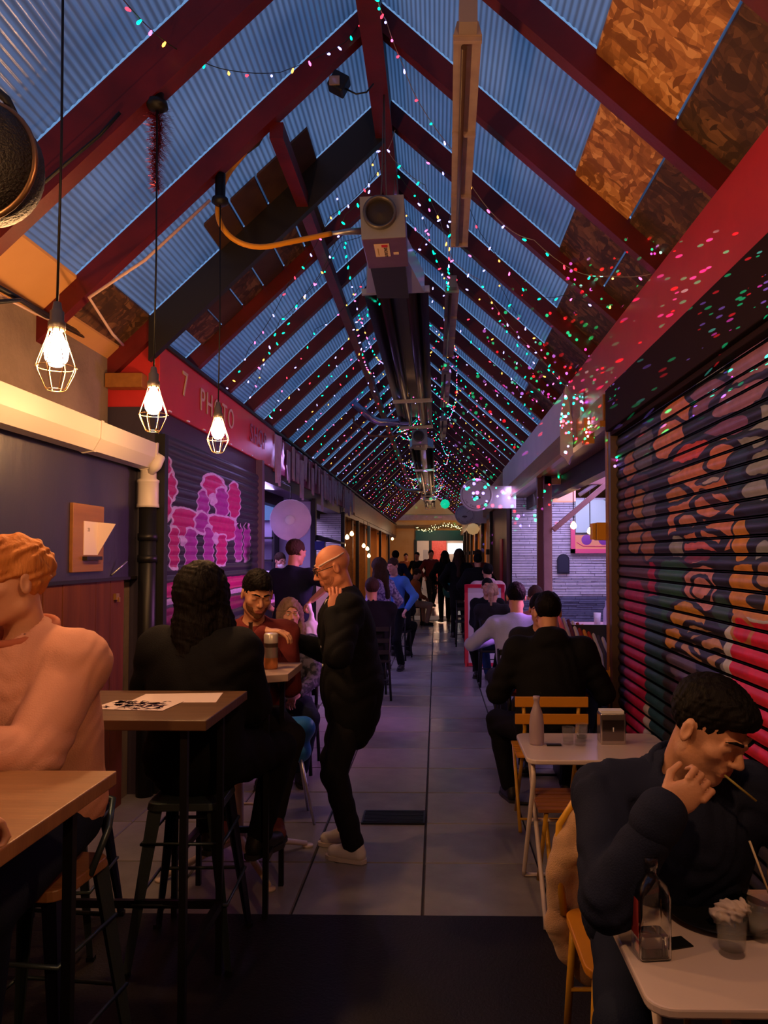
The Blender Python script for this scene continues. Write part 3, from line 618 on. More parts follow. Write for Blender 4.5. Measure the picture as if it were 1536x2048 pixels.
MB().tube([(-.35, .3, -.05), (-.7, .3, -.18), (-1.05, .3, -.16), (-1.3, .3, .05), (-1.32, .3, .35)], .016, 8).build('hose', mat('brown_hose', (.25, .09, .03), .4), d_)
d_ = thing('exhaust_duct', 'dark exhaust duct of the second heater', 'duct', (0, 24.5, 3.7))
MB().tube([(-.42, 0, 0), (-.95, 0, .0), (-1.1, 0, .1), (-1.8, 0, .62)], .055, 12).build('duct', m_steel, d_)
# yellow gas hose
hp = [at(490, 305, 4.62), at(455, 350, 4.55), at(437, 400, 4.5), at(440, 445, 4.48), at(470, 480, 4.5), at(520, 494, 4.55), at(590, 482, 4.62), at(662, 467, 4.72)]
hs = []
for i in range(len(hp) - 1):
    p0, p1, p2, p3 = hp[max(i - 1, 0)], hp[i], hp[i + 1], hp[min(i + 2, len(hp) - 1)]
    for k in range(5):
        t = k / 5; hs.append(.5 * ((2 * p1) + (p2 - p0) * t + (2 * p0 - 5 * p1 + 4 * p2 - p3) * t * t + (3 * p1 - p0 - 3 * p2 + p3) * t ** 3))
hs.append(hp[-1])
gh = thing('gas_hose', 'yellow gas hose looping from the rafter to the near heater', 'hose', hp[-1])
def rel(pts, o): return [Vector(p) - Vector(o) for p in pts]
MB().tube(rel(hs, hp[-1]), .0165, 10).build('hose', mat('yellow_rubber', (.78, .33, .015), .4), gh)
MB().tube(rel([hp[-1], at(700, 463, 4.76), at(728, 462, 4.78)], hp[-1]), [.012, .02, .022], 10).build('connector', m_steel, gh)
MB().tube(rel([at(490, 305, 4.62), at(512, 285, 4.62), at(535, 240, 4.6), at(530, 212, 4.58)], hp[-1]), [.016, .024, .03, .02], 10).build('gas_valve', mat('dark_brass', (.10, .07, .05), .4, .7), gh)
fx = thing('flood_light', 'small black floodlight fixed under the left rafter near the ridge', 'light', at(678, 168, 4.38))
MB().cbox((0, 0, 0), (.10, .09, .10), M=Matrix.Rotation(.5, 4, 'Y')).build('body', m_black, fx, bevel=.01)
MB().cbox((-.02, -.05, -.01), (.06, .012, .05)).build('lens', mat('dull_lens', (.25, .18, .15), .2), fx)
MB().tube([(.04, 0, -.03), (.10, 0, -.06), (.16, 0, -.05), (.20, 0, .0)], .005, 6).build('cable', m_black, fx)

# white painted cable and black cables on the left
def cable(nm, pts, r, m, lab, cat='cable'):
    o = MB().tube(rel(pts, pts[0]), r, 6).build(nm, m, None, pts[0]); tag(o, lab, cat); return o
m_wc = mat('white_cable', (.62, .42, .38), .5)
cable('white_cable', [at(420, 400, 4.28), at(290, 520, 4.25), at(178, 595, 4.22), at(225, 668, 4.6), at(246, 690, 5.1)], .009, m_wc, 'white painted cable running down the second left rafter')
cable('black_cable', [at(-30, 560, 3.2), at(60, 610, 3.9), at(130, 650, 4.6), at(200, 688, 5.3)], .014, m_black, 'thick black cable along the concrete parapet')
cable('white_cable', [at(-30, 575, 3.2), at(60, 622, 3.9), at(130, 655, 4.6), at(195, 680, 5.3)], .006, m_wc, 'thin white cable beside the thick black cable on the parapet')
cable('black_cable', [at(-20, 605, 3.2), at(40, 600, 3.6), at(100, 640, 4.3), at(200, 690, 5.3)], .010, m_black, 'thinner black cable crossing the parapet')
cable('black_cable', [at(68, 378, 3.36), at(80, 372, 3.36), at(150, 312, 3.36), at(200, 270, 3.36), at(240, 225, 3.36)], .008, m_black, 'black cable slung beneath the nearest left rafter')
jb = MB().cbox((0, 0, 0), (.045, .05, .045)); tag(jb.build('junction_box', m_gut, None, at(186, 708, 5.2)), 'small cream junction box beside the red fascia end', 'box')
bt = MB().cbox((0, 0, 0), (.26, .10, .10)).build('timber_block', m_brown, None, (-2.16, 5.33, 2.86), bevel=.004); tag(bt, 'short timber block in front of the red fascia end', 'timber')

# unlit fluorescent battens under the right roof slope
m_bat = mat('dusty_cream_batten', (.50, .38, .34), .5, var=(8, .6), col2=(.32, .23, .22))
m_diff = mat('clear_cover', (.50, .42, .50), .15, .1, alpha=.55)
def batten(y0, y1, x0, x1, z, label):
    t = thing('strip_light', label, 'light', ((x0 + x1) / 2, (y0 + y1) / 2, z))
    def q(u, y): return Vector((x0 + (x1 - x0) * (y - y0) / (y1 - y0) + u, y, z))
    o = t.location
    MB().prism([(-.06, 0), (.06, 0), (.045, .06), (-.045, .06)], lambda u, v: q(u, y0) + Vector((0, 0, v)) - o, lambda u, v: q(u, y1) + Vector((0, 0, v)) - o).build('body', m_bat, t)
    MB().tube([q(-.015, y0 + .05) - o - Vector((0, 0, .02)), q(-.015, y1 - .05) - o - Vector((0, 0, .02))], .013, 10).build('tube', mat('dead_tube', (.10, .06, .05), .3), t)
    for yy in (y0 + .02, (y0 + y1) / 2 - .35, (y0 + y1) / 2 + .35, y1 - .02):
        MB().cbox(q(0, yy) - o - Vector((0, 0, .005)), (.122, .02, .03)).build('clip', m_bat, t)
    MB().cbox(q(0, y0) - o + Vector((0, -.04, .05)), (.075, .08, .10)).build('end_bracket', mat('grey_bracket', (.32, .26, .25), .6), t)
    for yy in (y0, y1): MB().tube([q(0, yy) - o + Vector((0, 0, .05)), q(0, yy) - o + Vector((0, 0, .9))], .003, 5).build('hanger', m_black, t)
    return t
batten(3.20, 5.42, .135, .165, 3.845, 'long dusty strip light hanging nearest the viewer, right of the ridge')
batten(6.6, 8.8, .14, .14, 3.93, 'second strip light in the line, tinged green by the fairy lights')
batten(9.6, 11.8, .13, .13, 3.93, 'third strip light in the line under the roof')
batten(13, 15.2, .13, .13, 3.93, 'fourth strip light in the line under the roof')

# tinsel hanging from the near left rafter
tn = MB()
for k in range(1300):
    z = -random.random() * .50; a = random.random() * 2 * PI; r = .075 * random.uniform(.6, 1) * (.6 + .4 * math.sin(PI * min(1, -z / .50 + .2)))
    p = Vector((.008 * math.sin(z * 20), 0, z)); q = p + Vector((r * math.cos(a), r * math.sin(a), random.uniform(-.02, .01))); w = Vector((-math.sin(a), math.cos(a), .3)) * .0022
    tn.add([p - w, p + w, q + w * .3, q - w * .3], [(0, 1, 2, 3)])
o = tn.build('tinsel_garland', mat('red_tinsel', (.30, .02, .04), .25, .7), None, at(318, 168, 3.50)); o['kind'] = 'stuff'; tag(o, 'dark red tinsel garland hanging from the nearest left rafter', 'garland')

# ------------------------------------------------------------------ fairy lights
bcols = [('green', (.0, .9, .42)), ('red', (1, .03, .06)), ('violet', (.33, .30, 1)), ('amber', (1, .38, .06)), ('pink', (1, .12, .45)), ('violet', (.33, .30, 1)), ('green', (.0, .9, .42))]
bulbs = []
for nme, c in bcols:
    m = mat('fairy_' + nme, tuple(.3 * v for v in c), .3, emit=c, es=5, sample=False)
    bulbs.append(MB().lathe([(0, -.016), (.0045, -.012), (.0068, -.005), (.005, .004), (.0035, .011), (0, .012)], n=7).mesh('bulb', m))
m_wire = mat('fairy_wire', (.02, .03, .02), .6)
m_wirel = mat('pale_fairy_wire', (.30, .24, .20), .5)
def span(a, b, sag, n):
    a, b = Vector(a), Vector(b); return [a.lerp(b, i / n) - Vector((0, 0, sag * 4 * (i / n) * (1 - i / n))) for i in range(n)]
def fairy(pts, label, sep=.14, far=False, wire=None, group='strings of coloured fairy lights'):
    o = MB().tube(rel(pts, pts[0]), .0022, 4, caps=False).build('fairy_light_string', wire or m_wire, None, pts[0]); tag(o, label, 'string lights', group)
    d = random.random() * sep; acc = 0; stuff = [MB() for _ in bulbs] if far else None; fb = MB(); k = random.randrange(7)
    for i in range(len(pts) - 1):
        a, b = Vector(pts[i]), Vector(pts[i + 1]); L = (b - a).length
        while acc + L > d:
            p = a.lerp(b, (d - acc) / L) - Vector(pts[0]); d += sep * random.uniform(.75, 1.3); k += 1
            ci = k % 7 if random.random() < .7 else random.randrange(7)
            rot = (random.uniform(-1.3, 1.3), random.uniform(-1.3, 1.3), 0)
            if far:
                M = Matrix.Translation(p + Vector((0, 0, -.015))) @ Euler(rot).to_matrix().to_4x4()
                for s_ in (M,):
                    mesh = bulbs[ci]; V = [s_ @ v.co for v in mesh.vertices]; fb.add(V, [tuple(f.vertices) for f in mesh.polygons], True, ci)
            else: put('bulb', bulbs[ci], o, p + Vector((0, 0, -.015)), rot)
        acc += L
    if far and fb.v:
        s = fb.build('bulbs', [b.materials[0] for b in bulbs], o); s['kind'] = 'stuff'
    return o
def path(wps, sag=.05, n=8):
    P = []
    for a, b in zip(wps[:-1], wps[1:]): P += span(a, b, sag, n)
    return P + [Vector(wps[-1])]
fairy(path([at(235, -15, 2.75), at(320, 75, 3.3), at(385, 112, 3.5)], .01, 4)[:-1] + path([at(385, 112, 3.5), at(455, 140, 3.7), at(560, 145, 3.95), at(690, 85, 4.3), at(722, 40, 4.4), at(745, 5, 4.4)], .01, 4), 'fairy light string draped across the near left roof sheets')
fairy(path([at(752, -10, 3.4), at(772, 40, 3.8), at(806, 130, 4.2), at(838, 205, 4.4), at(905, 300, 4.55), at(950, 382, 4.65), at(1010, 452, 4.7), at(1068, 480, 4.6), at(1150, 542, 4.6), at(1220, 552, 4.55), at(1315, 545, 4.45)], .015, 4), 'fairy light string curving from the ridge down the near right roof slope', wire=m_wirel)
fairy(path([at(790, 260, 4.9), at(775, 300, 4.9), at(800, 330, 5.0), at(850, 370, 5.1), at(880, 440, 5.3), at(905, 520, 5.5), at(960, 560, 5.6), at(1010, 640, 5.9), at(1070, 700, 6.2), at(1128, 770, 6.3), at(1150, 770, 6.2)], .015, 4), 'fairy light string falling past the near heater to the right eave', wire=m_wirel)
fairy(path([at(760, 290, 4.9), at(742, 330, 4.85), at(735, 380, 4.85), at(690, 430, 4.9), at(655, 520, 5.2), at(620, 575, 5.4), at(560, 640, 5.6), at(520, 730, 6.0), at(480, 775, 6.2)], .015, 4), 'fairy light string falling to the left of the near heater')
fairy(path([at(830, 300, 5.2), at(920, 360, 5.2), at(960, 465, 5.3), at(1060, 590, 5.7), at(1130, 590, 5.5), at(1225, 610, 5.2)], .02, 4), 'fairy light string over the third bay on the right slope')
def eave(x, y, dz=-.05):
    return Vector((x, y, (RZ - SL * (RX - x) if x < RX else RZ - SR * (x - RX)) + dz))
side_words = ['left', 'right']
for i in range(27):
    y = 5.6 + i * (.62 + i * .02); 
    if y > 33: break
    for sd in (0, 1):
        x1 = (-1.85 if sd == 0 else 1.15); fr = [0, .28, .55, .8, 1.0]
        wps = [eave(RX + (x1 - RX) * f, y + random.uniform(-.35, .35) + (.3 * k % 2), -.06 - random.random() * .16) for k, f in enumerate(fr)]
        fairy(path(wps, .05, 3), 'fairy light string across the %s slope of the roof in the middle and far bays' % side_words[sd], sep=.15 if y < 14 else .12, far=y > 8.5, group='fairy light strings on the %s slope' % side_words[sd])
for i in range(5):
    wps = [Vector((RX + random.uniform(-.5, .75), 5.0 + k * 2.2, RZ - .55 - random.random() * .35)) for k in range(13)]
    fairy(path(wps, .12, 5), 'fairy light string running along the aisle beneath the ridge', sep=.16, far=True, group='fairy light strings along the ridge')

# ------------------------------------------------------------------ hanging signs
m_sign = mat('white_sign_face', (.66, .62, .72), .4)
m_ink = mat('dark_plum_ink', (.06, .015, .06), .5)
def round_sign(c, r, lab, bx):
    t = thing('round_sign', lab, 'sign', c)
    R = Matrix.Rotation(PI / 2, 4, 'X')
    MB().lathe([(0, .03), (r, .03), (r + .012, .02), (r + .012, -.03), (r, -.035), (0, -.035)], n=48, M=R, smooth=False).build('disc', m_sign, t)
    MB().lathe([(r * .90, 0), (r * .93, 0)], n=48, M=Matrix.Translation((0, -.0325, 0)) @ R).build('rim_line', m_ink, t)
    MB().cbox((r * .52, -.034, 0), (0, 0, 0))
    b = MB()
    b.cbox((.02, -.033, .085 * r / .25), (.006, .003, .12 * r / .25), M=Matrix.Translation((0.02, 0, .055)) @ Matrix.Rotation(.95, 4, 'Y'))
    b.cbox((0, -.033, -.045), (.13 * r / .25, .004, .03)); b.cbox((0, -.033, -.018), (.10 * r / .25, .004, .008)); b.cbox((0, -.033, -.075), (.06 * r / .25, .004, .01))
    b.build('emblem', m_ink, t)
    for k, ch in enumerate('HAVE A'):
        a = PI / 2 + (2.5 - k) * .26
        if ch != ' ': o = put('sign_lettering', text_mesh('sign_lettering', ch, .045 * r / .25, m_ink, .001), t, (r * .78 * math.cos(a), -.034, r * .78 * math.sin(a)), (PI / 2, -(a - PI / 2), 0))
    for k, ch in enumerate('IN THE GRILL'):
        a = -PI / 2 + (k - 5.5) * .2
        if ch != ' ': o = put('sign_lettering', text_mesh('sign_lettering', ch, .045 * r / .25, m_ink, .001), t, (r * .78 * math.cos(a), -.034, r * .78 * math.sin(a)), (PI / 2, -(a + PI / 2), 0))
    MB().box((r * .5, .0, -.21), (bx, .05, .14)).build('sign_arm', m_sign, t)
    return t
round_sign((.63, 12.1, 2.59), .245, 'larger round white sign with a burger emblem, in front', .62)
round_sign((.72, 19.5, 2.66), .235, 'smaller-looking round sign just below and behind the larger one', .55)
ls = thing('round_sign', 'plain lilac-lit round sign over the left bar opening', 'sign', (-1.79, 9.5, 2.08))
R = Matrix.Rotation(PI / 2, 4, 'X')
MB().lathe([(0, .02), (.245, .02), (.255, .01), (.255, -.02), (.235, -.03), (.08, -.04), (0, -.04)], n=40, M=R).build('disc', mat('lilac_disc', (.62, .52, .70), .5, var=(7, .5), col2=(.75, .66, .8)), ls)
MB().lathe([(0, .05), (.05, .05), (.06, .04)], n=24, M=R).build('hub', m_white, ls)
MB().tube([(0, 0, .25), (0, 0, .42), (-.16, 0, .50)], .008, 6).build('hanger', m_black, ls)
# white pennant hanging edge-on at the right eave
pn = MB(); pn.prism([(0, .0), (.055, -.30), (.06, -.60), (.04, -.62), (.02, -.68), (-.01, -.63), (-.05, -.60), (-.05, -.30)], lambda u, v: Vector((u, 0, v)), lambda u, v: Vector((u * .6 + .03, .05, v)))
tag(pn.build('cloth_pennant', mat('grubby_cloth', (.50, .38, .45), .9, var=(12, .6), col2=(.68, .55, .6)), None, at(1131, 768, 6.5), bevel=.004), 'folded white cloth pennant hanging from the right eave', 'pennant')
pn = MB(); pn.prism([(0, 0), (.09, .02), (.07, -.30), (.02, -.42), (-.01, -.30)], lambda u, v: Vector((u, 0, v)), lambda u, v: Vector((u, .03, v)))
tag(pn.build('cloth_scrap', mat('mirror_cloth', (.5, .45, .6), .3, .4, var=(14, .6), col2=(.2, .1, .3)), None, at(1146, 790, 6.5)), 'glittery cloth scrap beside the white pennant', 'cloth')
tag(MB().prism([(0, 0), (.34, .26), (.36, .02), (.30, -.02)], lambda u, v: Vector((u * 0 + .0, u, v)), lambda u, v: Vector((.02, u, v))).build('white_cloth', m_white, None, (1.19, 6.05, 2.62)), 'white cloth caught on the post top by the shutter hood', 'cloth')
tag(MB().cbox((0, 0, 0), (.08, .09, .20)).build('speaker_bracket', mat('orange_box', (.50, .21, .02), .45), None, (1.17, 5.95, 2.60), bevel=.004), 'dark and orange bracket under the hood above the post', 'bracket')
tag(MB().cbox((0, 0, 0), (.115, .10, .125)).cbox((-.075, 0, 0), (.025, .09, .115)).build('yellow_box', mat('mustard_box', (.62, .27, .015), .4), None, at(1207, 1063, 5.55), bevel=.004), 'mustard yellow box on the varnished post by the graffiti shutter', 'box')
tag(MB().cbox((0, 0, 0), (.06, .05, .09)).cbox((-.04, 0, 0), (.04, .04, .04)).build('yellow_clamp', mat('mustard_box'), None, at(1228, 1347, 5.42)), 'small mustard clamp low on the varnished post', 'clamp')
# ragged bunting along the left fascia
m_rag = mat('pink_white_rag', (.45, .28, .36), .85, var=(9, .6), col2=(.62, .48, .55))
for k in range(26):
    y = 9.35 + k * .33; L = random.uniform(.28, .62); w = random.uniform(.05, .13)
    pn = MB().prism([(-w, 0), (w, 0), (w * .8, -L * .5), (w * .3, -L), (-w * .1, -L * .8), (-w * .7, -L * .95), (-w * .9, -L * .4)], lambda u, v: Vector((-.004, u, v)), lambda u, v: Vector((.012 + .02 * math.sin(v * 9), u * .9, v)))
    tag(pn.build('bunting_rag', m_rag, None, (XL + .03, y, 3.10 - .05 * (k % 3)), (0, 0, random.uniform(-.2, .2))), 'ragged pink and white streamer hanging on the left fascia', 'streamer', 'ragged streamers on the left fascia')

# ------------------------------------------------------------------ left bars (y 8.5 .. 18)
struct(MB().box((-4.9, 8.4, 0), (-4.75, 38, 2.9)).build('wall_left_back', m_wallp))
struct(MB().box((-4.8, 8.44, 0), (-2.0, 8.50, 2.9)).build('wall_bar_near', m_wallp))
struct(MB().box((-4.9, 8.4, 2.86), (-2.3, 38, 2.92)).build('ceiling_left', m_wallp))
struct(MB().box((-4.8, 12.25, 0), (-1.98, 12.33, 2.9)).build('wall_bar_side', mat('lilac_plaster', (.50, .46, .66), .6)))
for (y, w, h, m, lab) in ((8.56, .09, 2.55, m_guide, 'post between the bubble-letter shutter and the first bar'), (12.3, .12, 2.55, m_dark, 'dark post with a violet sheen after the first bar opening'), (16.2, .12, 2.55, m_dark, 'dark post after the second bar opening'), (19.2, .12, 2.5, m_dark, 'dark post by the bar with warm lamps'), (22.5, .14, 2.5, mat('pale_teal_paint', (.25, .42, .42), .5), 'pale teal post on the far left'), (27, .14, 2.5, m_dark, 'dark post on the far left by an orange window'), (32, .2, 2.5, m_dark, 'farthest dark post on the left')):
    post('front_post', XL, y, .08, w, h, m, lab)
slate_wall('wall_slate_left', -3.6, -1.98, 16.1, 1.35, 0, 2.5, m_slate, m_slate2)
struct(MB().box((-3.6, 16.12, 0), (-1.98, 16.2, 1.35)).build('wall_pink', mat('salmon_wall', (.75, .42, .35), .6)))
ct = thing('bar_counter', 'pink-topped bar counter inside the first left opening', 'counter', (-2.35, 10.2, 0))
MB().box((-.25, -1.6, 0), (.2, .8, 1.0)).build('front_panel', m_navy, ct)
MB().box((-.3, -1.65, 1.0), (.28, .85, 1.05)).build('worktop', mat('pink_worktop', (.75, .18, .30), .3), ct, bevel=.006)
m_bottle = mat('violet_bottle_glass', (.35, .25, .6), .1, .0, coat=.5)
def bottle_prof(h=.28, r=.036): return [(0, 0), (r, 0), (r, h * .55), (r * .9, h * .64), (r * .38, h * .78), (r * .34, h * .97), (r * .4, h * .975), (r * .4, h), (0, h)]
bp0 = None
for k in range(6):
    c = (-2.3 + .07 * (k % 2), 9.0 + k * .3, 1.05)
    o = MB().lathe(bottle_prof(), n=12).build('bottle', m_bottle, None, c); tag(o, 'small violet-lit bottle on the pink bar counter', 'bottle', 'bottles on the pink bar counter')
sf = thing('back_shelf', 'dark shelf unit of glasses and bottles behind the first bar', 'shelf', (-4.1, 12.1, 0))
for z in (1.2, 1.55, 1.9): MB().box((-.6, -.25, z), (1.6, .1, z + .03)).build('shelf', m_dark, sf)
for x in (-.6, .5, 1.6): MB().box((x - .02, -.25, 0), (x + .02, .12, 2.3)).build('upright', m_dark, sf)
for z in (1.23, 1.58, 1.93):
    for k in range(11):
        o = MB().lathe(bottle_prof(.24 + .05 * (k % 3), .034), n=10).build('bottle', [m_bottle, mat('teal_glass', (.1, .35, .35), .1), mat('clear_white_glass', (.6, .6, .7), .1)][k % 3], None, (-4.6 + k * .19, 11.95, z)); tag(o, 'bottle standing on the dark shelves behind the first bar', 'bottle', 'bottles on the back shelves')
struct(MB().box((-4.8, 12.15, 2.2), (-2.5, 12.24, 2.6)).build('trim_13', mat('teal_panel', (.10, .35, .36), .5)))
# warm bars further on: back panels, lamps, posts
m_orange = mat('orange_wall', (.80, .36, .09), .6, var=(2, .5), col2=(.9, .5, .16))
m_ob = mat('warm_bulb', (1, .7, .4), .3, emit=(1, .55, .2), es=14, sample=False)
for (y0, y1, m) in ((16.3, 19.1, m_brown), (19.3, 22.4, m_brown), (22.7, 26.8, m_orange), (27.2, 31.8, m_orange)):
    struct(MB().box((-3.2, y0, 0), (-3.1, y1, 2.5)).build('wall_booth', m))
    struct(MB().box((-3.2, y1 - .05, 0), (XL - .1, y1 + .05, 2.5)).build('wall_booth_end', m))
def wlamp(p, r, lab='small warm bulb hanging in the far bars', g='warm bulbs in the far bars', top=2.86):
    t = MB().lathe([(0, -r), (r * .8, -r * .6), (r, 0), (r * .7, r * .8), (r * .3, r * 1.3), (0, r * 1.4)], n=12).build('bulb_lamp', m_ob, None, p); tag(t, lab, 'lamp', g)
    MB().tube([(0, 0, r * 1.3), (0, 0, top - p[2])], .006, 5).build('flex', m_black, t)
for (px, py, D) in ((703, 1075, 17.5), (696, 1090, 17.2), (735, 1092, 20.5), (742, 1098, 21), (745, 1112, 21.5), (712, 1068, 18.2), (790, 1078, 30)):
    wlamp(at(px, py, D) - Vector((.10, 0, 0)), .05, top=2.56)
for (px, py, D) in ((1147, 1052, 9.9), (1180, 1063, 11.0)):
    p = at(px, py, D); wlamp(p, .042, 'glowing warm bulb hanging in the right stall', 'warm bulbs in the right stall'); light('POINT', 'stall_bulb_light', (p.x, p.y, p.z - .06), 3, WARM, .03)
bx = MB().cbox((0, 0, 0), (.16, .14, .14)); tag(bx.build('blue_speaker', mat('blue_box', (.01, .02, .16), .4), None, (-1.84, 12.3, 1.80), bevel=.01), 'small blue box fixed beyond the dark violet post', 'speaker')
aw = MB().prism([(0, 0), (.5, -.14), (.5, -.17), (0, -.10)], lambda u, v: Vector((u, 0, v)), lambda u, v: Vector((u, .5, v))); tag(aw.build('lamp_shade', m_black, None, (-2.02, 12.34, 2.0)), 'black shade against the left slate wall', 'shade')

# ------------------------------------------------------------------ right stall furnishing
ar = thing('arched_chalkboard', 'small arched black board on the slate wall', 'board', (2.10, 12.86, 1.35))
pts = [(-.10, 0), (.10, 0), (.10, .22)] + [(.10 * math.cos(a), .22 + .10 * math.sin(a)) for a in [PI * k / 8 for k in range(1, 8)]] + [(-.10, .22)]
MB().prism(pts, lambda u, v: Vector((u, -.03, v)), lambda u, v: Vector((u, .0, v))).build('panel', mat('slate_black', (.01, .012, .03), .5), ar)
MB().prism([(u * .8, .02 + v * .88) for u, v in pts], lambda u, v: Vector((u, -.034, v)), lambda u, v: Vector((u, -.03, v))).build('chalk_panel', mat('board_blue_black', (.02, .025, .05), .6), ar)
fr = thing('fairground_panel', 'pink framed orange decorative panel on the slate wall', 'panel', (2.62, 12.84, 2.0))
m_pf = mat('hot_pink_frame', (.85, .12, .24), .4)
for (a, b) in (((-.40, -.32), (-.33, .20)), ((.33, -.32), (.40, .20)), ((-.40, -.32), (.40, -.25))): MB().box((a[0], -.05, a[1]), (b[0], 0, b[1])).build('frame_bar', m_pf, fr)
MB().box((-.33, -.03, -.25), (.33, 0, -.02)).build('picture', mat('orange_picture', (.9, .40, .18), .5), fr)
for k in range(2): MB().lathe([(0, .004), (.07, .004), (.085, 0)], n=20, M=Matrix.Translation((-.14 + .28 * k, -.03, -.10)) @ Matrix.Rotation(PI / 2, 4, 'X')).build('rosette', mat('purple_rosette', (.25, .06, .35), .5), fr)
for s_ in (-1, 1): MB().tube([(s_ * .3, -.035, -.14), (s_ * .2, -.035, -.20), (0, -.035, -.205)], .008, 5).build('scroll', m_pf, fr)
struct(MB().box((2.30, 12.78, 2.02), (3.5, 12.83, 2.56)).build('window_1', mat('frosted_pane', (.45, .60, .62), .3, emit=(.45, .62, .66), es=.25, sample=False)))
struct(MB().prism([(2.75, 2.56), (3.5, 2.56), (3.5, 2.26)], lambda u, v: Vector((u, 12.74, v)), lambda u, v: Vector((u, 12.78, v))).build('trim_14', mat('deep_teal', (.01, .12, .14), .5)))
lb = thing('light_box', 'glowing pink and orange light box on a pale arm in the right stall', 'light box', at(1128, 992, 10.4))
MB().cbox((0, 0, 0), (.28, .2, .16)).build('box', mat('lit_box', (.9, .55, .5), .5, emit=(1, .42, .36), es=.9, sample=False), lb, bevel=.01)
MB().cbox((0.02, 0, .11), (.36, .22, .05)).build('lid', m_pinkw, lb)
o = MB().tube([(0, 0, 0), (.30, 0, .20), (.36, 0, .30)], .025, 8).build('pale_pipe', m_white, None, at(1158, 990, 9.36)); tag(o, 'short pale pipe rising beneath the pink beam', 'pipe')
ft = thing('stall_table', 'pink-lit table inside the right stall with cups and a bottle', 'table', (2.02, 9.6, 0))
MB().box((-.45, -.35, .77), (.45, .35, .80)).build('tabletop', mat('pale_pink_top', (.62, .38, .42), .35), ft, bevel=.005)
for sx in (-1, 1):
    for sy in (-1, 1): MB().box((sx * .4 - .02, sy * .3 - .02, 0), (sx * .4 + .02, sy * .3 + .02, .77)).build('leg', m_dark, ft)
m_clear = mat('clear_glass', (.9, .9, .95), .03, trans=1., ior=1.45)
m_paleg = mat('pale_glass', (.62, .58, .75), .1, alpha=.55)
tag(MB().lathe(bottle_prof(.30, .04), n=14).build('bottle', m_paleg, None, (2.05, 9.4, .80)), 'pale glass bottle on the stall table', 'bottle')
for k, (x, y) in enumerate(((1.93, 9.35), (2.17, 9.4), (2.24, 9.55))): tag(MB().lathe([(0, 0), (.035, 0), (.045, .16), (.04, .16), (.031, .01), (0, .01)], n=14).build('paper_cup', m_white, None, (x, y, .80)), 'white paper cup on the stall table', 'cup', 'cups on the stall table')
# far right: dark shutter, orange lit fronts
struct(MB().box((1.24, 13.16, 0), (1.30, 17.0, 2.6)).build('wall_front_dark', mat('dark_brown_front', (.05, .02, .015), .5, var=(4, .5), col2=(.09, .04, .03))))
for k in range(6):
    y0 = 17.1 + k * 3.2
    struct(MB().box((1.27, y0 + .15, 0), (1.33, y0 + 2.4, 2.5)).build('wall_front', [m_orange, m_brown][k % 2 and k > 3]))
    post('far_post', 1.22, y0, .08, .2, 2.6, m_dark, 'dark post between the orange-lit fronts on the right, number counted from the slate wall: ' + ['first', 'second', 'third', 'fourth', 'fifth', 'sixth'][k])
    tag(MB().cbox((0, 0, 0), (.10, .3, .12)).build('wall_speaker', m_black, None, (1.17, y0 + .3, 1.72)), 'small black box on the orange-lit fronts at head height', 'box', 'black boxes on the right fronts')
    MB()
tag(MB().cbox((0, 0, 0), (.02, .5, .8)).build('red_white_poster', mat('red_poster', (.5, .03, .06), .5), None, (1.225, 14.6, 1.55)), 'red poster on the dark front after the slate wall', 'poster')
# end of the aisle
ew = MB().box((-2.6, 38.0, 2.85), (1.7, 38.2, 4.9)).box((-2.6, 38.0, 0), (-1.0, 38.2, 2.85)).box((1.40, 38.0, 0), (1.9, 38.2, 2.85)).build('wall_end', m_orange); struct(ew)
struct(MB().box((-2.5, 37.85, 3.35), (1.6, 38.0, 3.6)).build('trim_15', m_pinkw)); struct(MB().box((-2.5, 37.9, 2.95), (1.6, 38.0, 3.1)).build('trim_16', m_brown))
struct(MB().box((-1.0, 37.8, 2.35), (1.45, 38.0, 2.85)).build('trim_17', mat('teal_lintel', (.01, .13, .13), .45)))
for x in (-1.0, -.28, 1.38): struct(MB().box((x - .07, 37.9, 0), (x + .07, 38.05, 2.4)).build('door_%d' % (1 if x < -.5 else 2 if x < 0 else 3), mat('dark_teal_frame', (.01, .03, .04), .4)))
struct(MB().box((-2.4, 41.5, 0), (2.4, 41.6, 3.0)).build('wall_beyond', mat('beige_wall', (.70, .52, .38), .6)))
struct(MB().box((-2.4, 38.2, -.05), (2.4, 41.5, -.0)).build('floor_beyond', m_tile2))
struct(MB().box((-2.4, 38.2, 2.9), (2.4, 41.6, 3.0)).build('ceiling_beyond', m_wallp))
light('POINT', 'beyond_light', (0.3, 39.6, 2.6), 90, (1, .75, .55), .2)
struct(MB().box((-.25, 41.3, 0), (.55, 41.4, 2.5)).build('door_4', mat('red_door', (.65, .03, .02), .5, var=(14, .5), col2=(.85, .12, .08))))
sg = MB().cbox((0, 0, 0), (.85, .04, .55)); tag(sg.build('lit_menu_screen', mat('screen_white', (.8, .9, 1), .3, emit=(.75, .9, 1.), es=1.6), None, (1.05, 41.47, 2.0)), 'bright white menu screen beyond the far doors', 'screen')
tag(MB().box((-.62, 37.0, 0), (-.38, 37.05, 1.9)).build('white_banner', m_white), 'narrow white banner standing by the far doors', 'banner')
